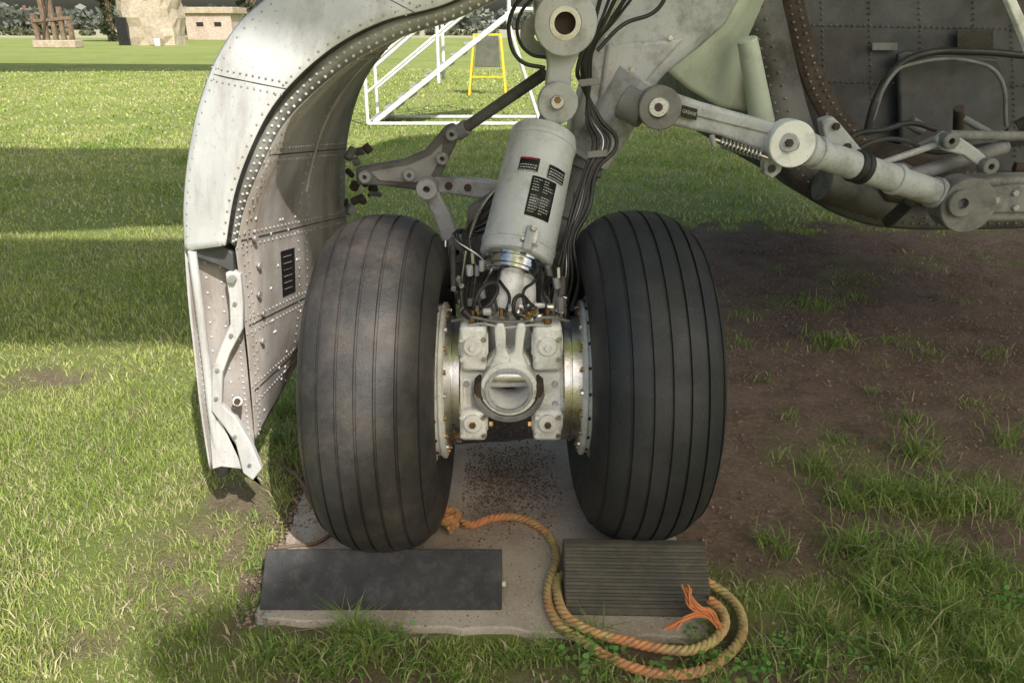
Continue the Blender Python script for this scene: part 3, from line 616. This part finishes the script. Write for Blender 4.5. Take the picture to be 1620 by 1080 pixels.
C_low=[at(373,392,2.05),at(383,470,2.07),at(393,560,2.09),at(400,640,2.11),at(404,695,2.13)]
D_up=[at(790,-60,3.0),at(740,-15,3.0),at(685,20,3.0),at(640,50,3.0),at(605,85,3.0),at(575,130,3.0),at(556,185,3.0),at(547,240,3.0),at(545,300,3.0),at(548,350,3.0)]
D_low=[at(548,350,3.0),at(546,400,3.02),at(535,460,3.05),at(512,515,3.08),at(478,560,3.1)]
Cf=np.vstack([C_,smoothpath(C_low,30)[1:]]); Df=np.vstack([smoothpath(D_up,NN),smoothpath(D_low,30)[1:]])
nF=len(Cf)
sheet('inner_skin',[Cf]+[Cf*(1-t)+Df*t for t in (.2,.4,.6,.8)]+[Df],nF,M_doorin,D,.004)
A_low=[at(293,396,2.07),at(299,480,2.08),at(308,560,2.09),at(318,650,2.10),at(332,742,2.12)]
Al=smoothpath(A_low,30)
Af=np.vstack([A_,Al[1:]])
E_=Af+np.array([-.02,1.0,0])
sheet('outer_skin',[Af,(Af+E_)/2,E_],nF,M_door,D,.004)
sheet('rear_edge',[E_,Df],nF,M_edge,D,.003)
for t in (.5,):
    c=Cf*(1-t)+Df*t; crv('stiffener',[tuple(p+np.array([.006,0,0])) for p in c[10:nF-34:3]],.005,M_doorin,D)
for s_ in (.30,.52,.66,.80,.92):
    i=int(s_*(nF-1)); crv('skin_lap_joint',[tuple(Cf[i]*(1-t)+Df[i]*t+np.array([.003,0,0])) for t in (.02,.3,.6,.98)],.0016,M_hose,D)
crv('spine',[at(304,398,2.045),at(315,480,2.055),at(326,570,2.065),at(336,660,2.075),at(348,738,2.095)],.012,M_door,D)
W0=smoothpath([at(296,400,2.09),at(304,500,2.09),at(314,600,2.10),at(325,680,2.11),at(334,742,2.12)],24)
W1=smoothpath([at(376,425,2.12),at(384,500,2.13),at(392,590,2.13),at(398,650,2.14),at(403,700,2.14)],24)
sheet('lower_web',[W0,(W0+W1)/2,W1],24,M_doorin,D,.004)
plate('rim_recess_dark',[(300,393),(350,388),(368,400),(370,432),(345,420),(312,408)],2.05,.03,M_bay,D,.004)  # dark plate paints in the shade of an open recess at the rim end
plate('hinge_bracket',[(356,432),(366,427),(380,434),(384,480),(384,520),(364,558),(352,590),(350,640),(372,660),(396,700),(414,742),(400,760),(384,748),(372,700),(352,672),(334,650),(335,585),(346,555),(364,512),(362,470)],2.05,.022,M_door,D,.004)
bolt('bracket_bolt',at(368,441,2.045),(0,-1,0),.012,.012,M_edge,D)
for q in ((372,480),(366,530),(344,585),(342,630),(372,690),(395,735)): bolt('bracket_bolt',at(q[0],q[1],2.048),(0,-1,0),.006,.006,M_edge,D)
cyl('door_roller',at(376,634,2.02),at(376,634,2.08),.016,M_edge,D); bolt('roller_nut',at(376,634,2.02),(0,-1,0),.009,.01,M_rust,D)
plate('tip_gusset',[(330,660),(352,668),(372,700),(392,752),(404,760),(385,742),(350,738),(336,742)],2.075,.02,M_door,D,.003)
plate('bottom_pad',[(334,735),(362,732),(360,752),(345,756)],2.08,.05,M_hose,D,.004)
def onskin(s,t,off=.005):
    i=int(s*(nF-1)); p=Cf[i]*(1-t)+Df[i]*t; n_=np.array([.95,-.1,-.2]); return Vector(p+n_*off)
q=[onskin(.70,.30),onskin(.70,.42),onskin(.78,.42),onskin(.78,.30)]
mk('placard',q,[(0,1,2,3)],M_black,D,False)
for j in range(7):
    s_=.71+j*.0095; i=int(s_*(nF-1)); a_=Cf[i]*.69+Df[i]*.31; b_=Cf[i]*.6+Df[i]*.4
    crv('placard_print',[tuple(a_*.95+b_*.05+np.array([.0065,0,0])),tuple(a_*.2+b_*.8+np.array([.0065,0,0]))],.0006,M_lwhite,D,smooth=False)
def along(Pc,step,ofs=0):
    s=np.r_[0,np.cumsum(np.linalg.norm(np.diff(Pc,axis=0),axis=1))]; q=np.arange(ofs,s[-1],step)
    return [Vector((np.interp(v,s,Pc[:,0]),np.interp(v,s,Pc[:,1]),np.interp(v,s,Pc[:,2]))) for v in q]
fl=[];
for t in (.35,.78): fl+=along(B2*(1-t)+C_*t,.022,t*.02)
rivets('flange_rivets',[p+Vector((.001,-.002,0)) for p in fl],Vector((.35,-1,-.2)),.0042,M_door,D)
rm=along(A_*.9+B_*.1+np.array([0,-.009,0]),.03)+along(B_*.94+A_*.06+np.array([0,-.004,0]),.03)
rivets('rim_rivets',rm,Vector((-.1,-1,0)),.0034,M_edge,D)
ir=[]
for t in (.035,.06,.46,.54,.93): ir+=along(Cf*(1-t)+Df*t,.032,t)
for s_ in (.30,.52,.66,.80,.92):
    for ds in (-.012,.012):
        i=int((s_+ds)*(nF-1)); ir+=along(np.array([Cf[i],Cf[i]*.5+Df[i]*.5,Df[i]]),.03)
rivets('skin_rivets',[p+Vector((.003,0,0)) for p in ir],Vector((1,-.1,-.1)),.0042,M_doorin,D)
wr=[]
for t in (.1,.9): wr+=along(W0*(1-t)+W1*t,.02)
for t in (.35,.65): wr+=along(W0*(1-t)+W1*t,.045,.01)
rivets('web_rivets',[p+Vector((0,-.003,0)) for p in wr],Vector((0,-1,0)),.0038,M_door,D)
lr=[]
for k in range(26): lr.append(onskin(random.uniform(.62,.97),random.uniform(.08,.5),.002))
rivets('panel_rivets',lr,Vector((1,-.1,-.1)),.0055,M_door,D)
for k in range(5):
    o_=onskin(.66+k*.045,.1+.02*(k%2),.004); bolt('skin_bolt',o_,(1,-.4,0),.010,.012,M_edge,D)
for s in (.62,.30):
    i=int(s*(NN-1)); P=[A_[i]+np.array([0,-.004,0]),R1[i]+np.array([0,-.003,0]),Mid[i]+np.array([0,-.003,0]),R3[i]+np.array([0,-.003,0]),B_[i]+np.array([0,-.003,0])]
    crv('rim_joint',[tuple(p) for p in P],.0010,M_hose,D)
    dv_=(A_[i+1]-A_[i]); dv_=dv_/np.linalg.norm(dv_)
    pts=[]
    for sg in (-.016,.016): pts+=along(np.array(smoothpath([Vector(p+dv_*sg) for p in P],20)),.02)
    rivets('joint_rivets',pts,Vector((0,-1,0)),.0030,M_edge,D)
# ---------------------------------------------------------------- fuselage: belly bay, unseen shade slabs
Fz=empty('aircraft_fuselage',(2.5,5,1.5))
outl=[(1150,-120),(1172,0),(1188,70),(1208,150),(1230,225),(1255,280),(1300,322),(1350,345),(1400,356),(1480,360),(1600,358),(1800,352),(2050,345)]
O0=smoothpath([at(x,y,3.15) for x,y in outl],70)
O1=O0+np.array([.0,.45,0])
sheet('bay_lip',[O0,O1],70,M_bay,Fz,.02)
In=O0+np.array([.13,0,.075]); In[:,1]=3.17
sheet('bay_rim_band',[O0+np.array([0,-.004,0]),In],70,M_bayrim,Fz,.006)
In2=In+np.array([0,.3,0])
sheet('bay_inner_return',[In,In2],70,M_bay,Fz,.004)
top=[Vector((float(In2[-1][0]),3.47,3.2)),Vector((float(In2[0][0]),3.47,3.2))]
w=[Vector(p) for p in In2]+top; mk('bay_wall',w,[tuple(range(len(w)))],M_bay,Fz,False)
body0=[Vector(p) for p in O1]+[Vector((float(O1[-1][0]),3.6,3.2)),Vector((float(O1[0][0]),3.6,3.2))]
body1=[v+Vector((0,3.0,0)) for v in body0]; n=len(body0)
fixn(mk('belly',body0+body1,[tuple(range(n)),tuple(range(n,2*n))]+[(i,i+n,(i+1)%n+n,(i+1)%n) for i in range(n)],M_bay,Fz,True))
rv=along((O0*.8+In*.2)+np.array([0,-.012,0]),.035)+along((O0*.5+In*.5)+np.array([0,-.012,0]),.05,.02)+along((O0*.15+In*.85)+np.array([0,-.0,0]),.035,.01)
rivets('bay_rim_rivets',rv,Vector((0,-1,0)),.0055,M_dgrey,Fz)
def wallp(px,py): return at(px,py,3.462)
rv=[]
for px in (1300,1375,1455,1540,1600):
    for py in np.arange(-5,300,9.0):
        if px<1330 and py>230: continue
        rv.append(wallp(px+py*.03,py))
for py in (40,130,225,300):
    for px in np.arange(1260 if py<150 else 1300,1650,9.0): rv.append(wallp(px,py+(px-1300)*.02))
rivets('bay_wall_rivets',rv,Vector((0,-1,0)),.005,M_bayrim,Fz)
rb=smoothpath([at(1232,-20,3.3),at(1252,70,3.3),at(1278,150,3.3),at(1320,215,3.3),at(1380,262,3.3),at(1460,286,3.3),at(1600,296,3.3)],50)
sheet('bay_rib',[rb,rb+np.array([.07,.02,.06])],50,M_rust,Fz,.01)
rivets('rib_rivets',along(rb+np.array([.02,-.01,.016]),.03)+along(rb+np.array([.05,.0,.045]),.03,.015),Vector((0,-1,0)),.006,M_dgrey,Fz)
plate('bay_panel',[(1420,85),(1435,80),(1580,92),(1592,110),(1590,270),(1575,285),(1445,262),(1425,240)],3.40,.03,M_bay,Fz,.012)
crv('panel_seal',[at(1370,215,3.2),at(1385,160,3.2),at(1415,110,3.25),at(1460,86,3.3),at(1540,82,3.3),at(1640,90,3.3)],.014,M_hose,Fz)
crv('panel_seal',[at(1380,190,3.2),at(1405,128,3.2),at(1450,100,3.3),at(1540,98,3.3),at(1580,120,3.3),at(1592,200,3.3)],.008,M_dgrey,Fz)
plate('bay_placard',[(1514,46),(1572,46),(1572,78),(1514,78)],3.43,.006,M_black,Fz,.002)
plate('bay_label',[(1380,68),(1420,68),(1420,80),(1380,80)],3.44,.006,M_dgrey,Fz,.001)
plate('bay_box',[(1375,255),(1430,235),(1490,245),(1560,300),(1480,330),(1400,320)],3.0,.2,M_rust,Fz,.02)
cyl('bay_bottle',at(1300,290,3.05),at(1420,325,3.1),.07,M_bayrim,Fz)
for i in range(22):
    p=at(random.uniform(1330,1620),random.uniform(195,330),random.uniform(2.85,3.3)); d=Vector((random.gauss(0,1),random.gauss(0,.5),random.gauss(0,.7))).normalized()
    cyl('bay_fitting',p,p+d*random.uniform(.04,.14),random.uniform(.008,.025),random.choice([M_rust,M_dgrey,M_bay,M_hose]),Fz,seg=12)
g0=smoothpath([at(1215,-70,2.9),at(1160,10,2.9),at(1100,62,2.9),at(1050,108,2.9)],24); g1=smoothpath([at(1230,-60,3.25),at(1200,50,3.3),at(1205,120,3.35),at(1212,172,3.4)],24)
gmid=(g0+g1)/2+np.array([.0,0,-.06]); sheet('forward_skin',[g0,g0*.6+gmid*.4+np.array([0,0,-.012]),gmid,gmid*.5+g1*.5+np.array([0,0,-.012]),g1],24,M_green,Fz,.006)
cyl('vent_pipe',at(1182,62,2.95),at(1206,196,3.0),.035,M_green,Fz,r2=.045)
plate('near_skin_edge',[(1585,-20),(1600,-20),(1650,90),(1640,120),(1618,60)],1.9,.02,M_white,Fz,.003)
WZ=8.0
def slab(n,pts,z=WZ,th=.04,mat=M_white,parent=Fz):  # unseen slab, outline projected back from its ground shade; white adds bounce
    a_=[Vector((x+.5*z,y-.97*z,z)) for x,y in pts]; n_=len(a_); vs=a_+[v+Vector((0,0,th)) for v in a_]
    o=mk(n,vs,[tuple(range(n_)),tuple(range(n_,2*n_))]+[(i,i+n_,(i+1)%n_+n_,(i+1)%n_) for i in range(n_)],mat,parent,False); return fixn(o)
slab('wing_shade_inner',[(-.52,1.15),(-.56,1.3),(-.76,1.38),(-.93,1.50),(-.95,1.60),(-.86,1.70),(-.72,1.77),(-.62,1.90),(-.60,2.2),(-.68,2.6),(-.74,2.95),(-.98,3.25),(-1.25,3.46),(-1.7,3.70),(-3.2,3.66),(-3.8,3.6),(-5.6,5.75),(4.6,5.75),(1.7,1.15)])  # unseen; outline shaped to shade the ground, bulge adds camera operator's shadow
slab('wing_shade_outer',[(-5.6,5.75),(-4.2,5.75),(-3.9,5.9),(-2.8,6.2),(-2.1,6.1),(-1.9,5.75),(4.6,5.75),(6,14.3),(1.5,13.3),(-1.6,11.6),(-1.9,10.5),(-6,10.4),(-8.8,10.7)])  # unseen; outline cut to the lawn's shade band, notch lets a lit strip through
slab('far_shade_slab',[(-30,27),(-8,29),(-8,33),(-30,36)],9.0)  # unseen slab added only to cast the distant shade strip
# ---------------------------------------------------------------- chocks
ch=empty('wheel_chock',(-.37,1.8,.07))
def wedge(n,x0,x1,y0,y1,h,top,mat,parent,skew=0):
    prof=[(y0,.016),(y0+.006,.03),(y1,h),(y1+top,h),(y1+top+.05,.016)]
    vs=[(x0,y,z) for y,z in prof]+[(x1,y+skew,z) for y,z in prof]; n_=len(prof)
    return fixn(mk(n,vs,[tuple(range(n_)),tuple(range(n_,2*n_))]+[(i,i+n_,(i+1)%n_+n_,(i+1)%n_) for i in range(n_)],mat,parent,True,.005))
wedge('block',-.695,-.028,1.725,1.835,.135,.004,M_chock,ch)
cyl('end_eye',(-.028,1.80,.045),(-.018,1.80,.045),.008,M_stair,ch)
ch2=empty('wheel_chock',(.34,1.8,.07))
wedge('block',.145,.545,1.705,1.84,.150,.03,M_chock2,ch2,-.01)
for i in range(9):
    t=.06+i*.108; y=lerp(1.712,1.84,t); z=lerp(.032,.150,t)
    n_=Vector((0,-.118,.128)).normalized()
    vs=[]
    s_=Vector((0,.128,.118)).normalized()
    for x,sk in ((.147,0),(.543,-.01)):
        c_=Vector((x,y+sk,z)); 
        for a_,b_ in ((-.006,-.002),(-.0045,.007),(.0045,.007),(.006,-.002)): vs.append(c_+s_*a_+n_*b_)
    fixn(mk('tread_rib',vs,[(0,1,2,3),(4,5,6,7),(0,1,5,4),(1,2,6,5),(2,3,7,6),(3,0,4,7)],M_chock2,ch2,True,.0015))
# ---------------------------------------------------------------- rope
def ropemat():
    m,nt,b=newmat('rope_fibre'); tc=nd(nt,'ShaderNodeTexCoord').outputs['Object']
    a=mix(nt,ramp(nt,noise(nt,tc,4.2,3),.44,.56),(.70,.31,.13),(.52,.41,.17))
    a=mix(nt,ramp(nt,noise(nt,tc,40,6),.45,.7),a,(.34,.22,.12))
    nt.links.new(a,b.inputs['Base Color']); b.inputs['Roughness'].default_value=.85
    bump(nt,b,noise(nt,tc,260,5,.8),.8,.003); return m
M_rope=ropemat(); RP=empty('rope',(.3,1.7,.02))
M_fray=paint('rope_fray_orange',(.70,.25,.09),(.55,.19,.07),.8,0,.3)
def rope(pts,r=.0068,hr=.0071,pitch=.052):
    P0=smoothpath(pts,40); L_=np.linalg.norm(np.diff(P0,axis=0),axis=1).sum(); n_=int(L_/.004); P=smoothpath(pts,n_)
    T=np.gradient(P,axis=0); T/=np.linalg.norm(T,axis=1)[:,None]
    U=np.cross(T,[0,0,1]); U/=np.linalg.norm(U,axis=1)[:,None]+1e-9; W=np.cross(U,T)
    ph=np.arange(n_)*.004/pitch*2*math.pi
    for k in range(3):
        a_=ph+k*2.0944; Q=P+hr*(np.cos(a_)[:,None]*U+np.sin(a_)[:,None]*W)
        crv('strand',[tuple(q) for q in Q],r,M_rope,RP,smooth=False)
z=.029
rp=[(712,838,.05),(722,822,z),(745,830,z),(775,820,z),(810,817,z),(845,828,z),(870,850,z),(880,880,z),(872,910,z),(866,938,z),(872,968,z),(888,992,z),(920,1012,.026),(960,1038,.022),(1010,1058,.018),(1060,1066,.018),(1110,1060,.018),(1150,1036,.018),(1174,1003,.02),(1170,965,.025),(1145,937,.03),(1116,918,.045)]
rope([gp(x,y,zz) for x,y,zz in rp])
rope([gp(x,y,zz) for x,y,zz in [(905,905,.03),(882,915,.03),(884,950,.045),(900,978,.045),(940,1000,.04),(990,1013,.03),(1040,1024,.03),(1088,1028,.035),(1126,1014,.04),(1146,990,.045),(1142,965,.05),(1122,948,.055)]])
k0=gp(714,820,.045)
rope([k0+Vector(v) for v in ((.02,-.02,-.01),(-.015,-.03,.0),(-.03,.0,.012),(-.01,.025,.015),(.018,.012,.01),(.01,-.02,.014),(-.02,-.018,.02))],.008,.007,.05)
rope([k0+Vector(v) for v in ((-.005,-.01,.0),(-.012,.03,.0),(-.01,.06,-.01))],.007,.006,.05)
for i in range(18):
    s_=gp(1138,990,.055)+Vector((random.gauss(0,.004),random.gauss(0,.004),random.gauss(0,.003)))
    if i%2:
        e_=gp(1084,930,.12)+Vector((random.gauss(0,.012),random.gauss(0,.010),random.gauss(0,.008))); m1=gp(1125,965,.075); m2=gp(1098,958,.105)
    else:
        e_=gp(1062,992,.045)+Vector((random.gauss(0,.010),random.gauss(0,.008),random.gauss(0,.004))); m1=gp(1120,972,.07); m2=gp(1090,975,.07)
    j_=lambda:Vector((random.gauss(0,.006),random.gauss(0,.005),random.gauss(0,.004)))
    crv('fray',[s_,m1+j_(),m2+j_(),e_],.0026,M_fray,RP,res=6)
crv('cord_end',[gp(478,700,.03),gp(456,712,.03),gp(450,735,.02),gp(470,752,.02),gp(495,800,.02)],.007,M_wood,RP)
crv('cord_end',[gp(440,866,.02),gp(470,862,.02),gp(500,858,.02),gp(530,840,.02)],.006,M_wood,RP)
# ---------------------------------------------------------------- boarding stairs
ST=empty('boarding_stairs',(-1,13,.5))
Yn,Yf=12.9,13.9; r=.03
x0,x1=-2.3,.45
def T(n,a_,b_,rr=r): cyl(n,a_,b_,rr,M_stair,ST,seg=12)
for Y_ in (Yn,Yf):
    T('base_rail',(x0,Y_,.04),(x1,Y_,.04)); obox('stringer',(x0+.1,Y_,.06),(x1-.4,Y_,1.72),.05,.08,M_stair,ST,.01)
    T('handrail',(x0,Y_,.85),(x1-.5,Y_,2.6)); T('mid_rail',(x0,Y_,.5),(x1-.5,Y_,2.2),.022)
    T('post',(x0,Y_,.04),(x0,Y_,.85)); T('post',(x0+1.15,Y_,.65),(x0+1.15,Y_,1.78)); T('post',(x1-.5,Y_,1.6),(x1-.5,Y_,2.6))
    T('leg',(x1-.55,Y_,1.65),(x1,Y_,.04)); T('leg',(x1-.55,Y_,1.65),(x1-.3,Y_,1.7))
    T('top_rail',(x1-.5,Y_,1.72),(x1+.9,Y_,1.72)); T('leg',(x1+.9,Y_,1.72),(x1+.9,Y_,.04))
for X_ in (x0,x1): T('base_cross',(X_,Yn,.04),(X_,Yf,.04))
for i in range(11):
    t=i/10; x=lerp(x0+.15,x1-.45,t); zz=lerp(.1,1.70,t); box('tread',(x-.1,Yn+.04,zz),(x+.12,Yf-.04,zz+.03),M_fus,ST,.004)
SG=empty('folding_sign',(-.8,19,.6))
g=gp(772,150); gx,gy=g.x,g.y
for sx in (-.42,.42):
    obox('leg',(gx+sx,gy-.3,0),(gx+sx*.7,gy,1.3),.05,.04,M_yel,SG); obox('leg',(gx+sx,gy+.35,0),(gx+sx*.7,gy+.03,1.3),.05,.04,M_yel,SG)
obox('bar',(gx-.3,gy,1.29),(gx+.3,gy,1.29),.05,.05,M_yel,SG); obox('bar',(gx-.38,gy-.21,.4),(gx+.38,gy-.21,.4),.04,.04,M_yel,SG)
vs=[(gx-.29,gy-.24,.62),(gx+.29,gy-.24,.62),(gx+.25,gy-.06,1.27),(gx-.25,gy-.06,1.27)]
o=mk('board',vs,[(0,1,2,3)],M_board,SG,False); sm=o.modifiers.new('s','SOLIDIFY'); sm.thickness=.03
S2=empty('folding_sign',(-4,38,.5)); g=gp(652,52); gx,gy=g.x,g.y
for sx in (-.45,.45):
    obox('leg',(gx+sx,gy-.3,0),(gx+sx*.7,gy,1.0),.07,.05,M_yel,S2); obox('leg',(gx+sx,gy+.3,0),(gx+sx*.7,gy+.03,1.0),.07,.05,M_yel,S2)
obox('bar',(gx-.35,gy,1.0),(gx+.35,gy,1.0),.1,.1,M_yel,S2)
# ---------------------------------------------------------------- background
def rough_block(n,cx,cy,w_,d_,h_,mat,rag=.25,parent=None):
    vs=[];fs=[];K=20;Lr=9
    for l in range(Lr):
        zz=h_*l/(Lr-1)
        for i in range(K):
            a_=2*math.pi*i/K; c,s=math.cos(a_),math.sin(a_); q=1/max(abs(c),abs(s))**.8
            sh=1-.12*(l/(Lr-1))**2
            vs.append((cx+c*q*w_/2*sh+random.gauss(0,rag*.3),cy+s*q*d_/2*sh+random.gauss(0,rag*.3),zz+random.gauss(0,rag*.25) if l else -.1))
    for l in range(Lr-1):
        for i in range(K): j=(i+1)%K; fs.append((l*K+i,l*K+j,(l+1)*K+j,(l+1)*K+i))
    fs.append(tuple(range((Lr-1)*K,Lr*K)))
    return mk(n,vs,fs,mat,parent,False)
B1=empty('stone_bunker',(-28,64,2)); g=gp(230,72)
rough_block('wall_mass',g.x,g.y+2,4.2,4,5.2,M_stone,.3,B1)
box('doorway',(g.x-1.9,g.y-.25,0),(g.x-1.1,g.y+.5,2.0),M_glass,B1,.02)
box('block_base',(g.x+.9,g.y-1.2,0),(g.x+1.7,g.y-.6,.55),M_stone,B1,.05); box('stone_sign',(g.x+1.35,g.y-1.5,0),(g.x+1.75,g.y-1.35,.5),M_stair,B1,.02)
B2_=empty('concrete_pillbox',(-31,80,1.5)); g=gp(333,64)
box('wall',(g.x-2.3,g.y,0),(g.x+2.3,g.y+4,2.5),M_pill,B2_,.05); box('roof_slab',(g.x-2.6,g.y-.3,2.5),(g.x+2.7,g.y+4.3,3.1),M_stone,B2_,.05)
for dx in (-1.2,.6): box('embrasure',(g.x+dx,g.y-.03,1.3),(g.x+dx+.7,g.y+.2,1.7),M_glass,B2_,.01)
TM=empty('timber_gun_mount',(-33,55,1.5)); g=gp(92,76)
for dx,h_ in ((-1.2,2.2),(-.6,3.2),(.0,5.0),(.55,2.6),(1.1,2.0)):
    obox('post',(g.x+dx,g.y,0),(g.x+dx+random.uniform(-.1,.1),g.y,h_),.28,.28,M_wood,TM,.02)
box('base',(g.x-1.5,g.y-.4,0),(g.x+1.4,g.y+.8,.5),M_stone,TM,.05); obox('beam',(g.x-1.3,g.y-.1,1.7),(g.x+1.2,g.y-.1,1.9),.22,.2,M_wood,TM,.02); obox('brace',(g.x-.8,g.y-.15,.5),(g.x+.1,g.y-.15,3.4),.15,.15,M_rust,TM,.02)
M_leaf=leafmat('tree_leaves',.3)
def leaves(name,centres,radii,cnt,size,col,parent=None,squash=.8):
    n_=len(centres)*cnt; C=np.repeat(np.array(centres),cnt,0); R=np.repeat(np.array(radii),cnt)
    d=rng.normal(0,1,(n_,3)); d/=np.linalg.norm(d,axis=1)[:,None]; rr=R*(rng.random(n_)**.4); P=C+d*rr[:,None]*np.array([1,1,squash])
    a_=rng.normal(0,1,(n_,3));a_/=np.linalg.norm(a_,axis=1)[:,None]; b_=np.cross(a_,rng.normal(0,1,(n_,3))); b_/=np.linalg.norm(b_,axis=1)[:,None]+1e-9
    s_=size*(.5+rng.random(n_))[:,None]
    V=np.stack([P-a_*s_,P+b_*s_*.6,P+a_*s_,P-b_*s_*.6],1).reshape(-1,3)
    me=bpy.data.meshes.new(name); npmesh(me,V,np.arange(n_*4),np.arange(n_)*4)
    cc=np.ones((n_,4,4),np.float32); cc[:,:,:3]=(np.array(col)*(.5+.9*rng.random((n_,1))))[:,None,:]
    at2=me.color_attributes.new('col','FLOAT_COLOR','POINT'); at2.data.foreach_set('color',cc.ravel()); me.materials.append(M_leaf)
    o=bpy.data.objects.new(name,me); return link(o,parent)
cs=[];rs=[]
for i in range(520):
    x=rng.uniform(-330,150); y=rng.uniform(240,330); r_=rng.uniform(2,5)
    cs.append((x,y,rng.uniform(.5,4.5))); rs.append(r_)
leaves('distant_trees',cs,rs,70,1.1,(.19,.21,.17))
cs=[];rs=[]
for i in range(160):
    x=rng.uniform(-110,60); cs.append((x,rng.uniform(118,124),rng.uniform(.2,.6))); rs.append(rng.uniform(.4,.9))
leaves('hedge',cs,rs,60,.3,(.14,.15,.08))
def tree(px,py,h_,name='ivy_tree'):
    g=gp(px,py); e=empty(name,(g.x,g.y,0))
    cyl('trunk',(g.x,g.y,-.1),(g.x+.2,g.y,h_*.55),.38,M_wood,e,r2=.22,seg=14)
    for k in range(7):
        a_=k*.9; z0_=h_*(.3+.04*k); cyl('limb',(g.x+.1,g.y,z0_),(g.x+math.cos(a_)*h_*.28,g.y+math.sin(a_)*h_*.28,z0_+h_*.35),.12,M_wood,e,r2=.03,seg=8)
    cs=[(g.x+rng.normal(0,.25),g.y+rng.normal(0,.25),z_) for z_ in np.linspace(.3,h_*.55,14)]; leaves('ivy',cs,[.55]*14,120,.13,(.06,.075,.035),e)
    cs=[(g.x+rng.normal(0,h_*.2),g.y+rng.normal(0,h_*.2),h_*rng.uniform(.55,1)) for _ in range(26)]; leaves('crown',cs,[h_*.11]*26,160,.22,(.08,.11,.035),e)
tree(178,66,9); tree(284,62,10); tree(395,60,9)
def house(px,py,w_,h_):
    g=gp(px,py); e=empty('brick_house',(g.x,g.y,0)); x,y=g.x,g.y
    box('walls',(x-w_/2,y,0),(x+w_/2,y+8,h_),M_wall,e,.02)
    vs=[(x-w_/2-.4,y-.4,h_),(x+w_/2+.4,y-.4,h_),(x+w_/2+.4,y+8.4,h_),(x-w_/2-.4,y+8.4,h_),(x-w_/2-.4,y+4,h_+3.4),(x+w_/2+.4,y+4,h_+3.4)]
    fixn(mk('roof',vs,[(0,1,5,4),(2,3,4,5),(0,4,3),(1,2,5),(0,3,2,1)],M_roof,e,False))
    for k in range(3): box('window',(x-w_/2+1.2+k*w_/3.2,y-.05,1.2),(x-w_/2+2.4+k*w_/3.2,y+.1,2.4),M_glass,e,.01)
    box('chimney',(x+w_/4,y+3.6,h_+2.5),(x+w_/4+.8,y+4.4,h_+4.4),M_roof,e,.02)
house(20,46,12,3.2); house(52,45.5,11,3.0); house(350,45,14,3.2)
# ---------------------------------------------------------------- light, world, camera
tr=Vector((-.5,.97,-1)).normalized()
sun=bpy.data.lights.new('sun','SUN'); sun.energy=5.0; sun.angle=math.radians(.53); sun.color=(1,.965,.90)
so=bpy.data.objects.new('sun',sun); so.rotation_euler=tr.to_track_quat('-Z','Y').to_euler(); S.collection.objects.link(so)
W=bpy.data.worlds.new('World'); S.world=W; W.use_nodes=True; nt=W.node_tree
sk=nt.nodes.new('ShaderNodeTexSky'); sk.sky_type='NISHITA'; sk.sun_disc=False
sk.sun_elevation=math.asin(-tr.z); sk.sun_rotation=math.atan2(-tr.x,-tr.y); sk.air_density=1.5; sk.dust_density=5; sk.ozone_density=2.5
bg=nt.nodes['Background']; nt.links.new(sk.outputs[0],bg.inputs[0]); bg.inputs[1].default_value=.15
cam=bpy.data.cameras.new('camera'); cam.sensor_width=36; cam.lens=F/1620*36; cam.clip_end=3000; cam.clip_start=.05
co=bpy.data.objects.new('camera',cam); co.location=(0,0,H); co.rotation_euler=(math.radians(90)-PIT,0,0); S.collection.objects.link(co); S.camera=co
S.view_settings.view_transform='Standard'; S.view_settings.look='None'; S.view_settings.exposure=0; S.view_settings.gamma=1
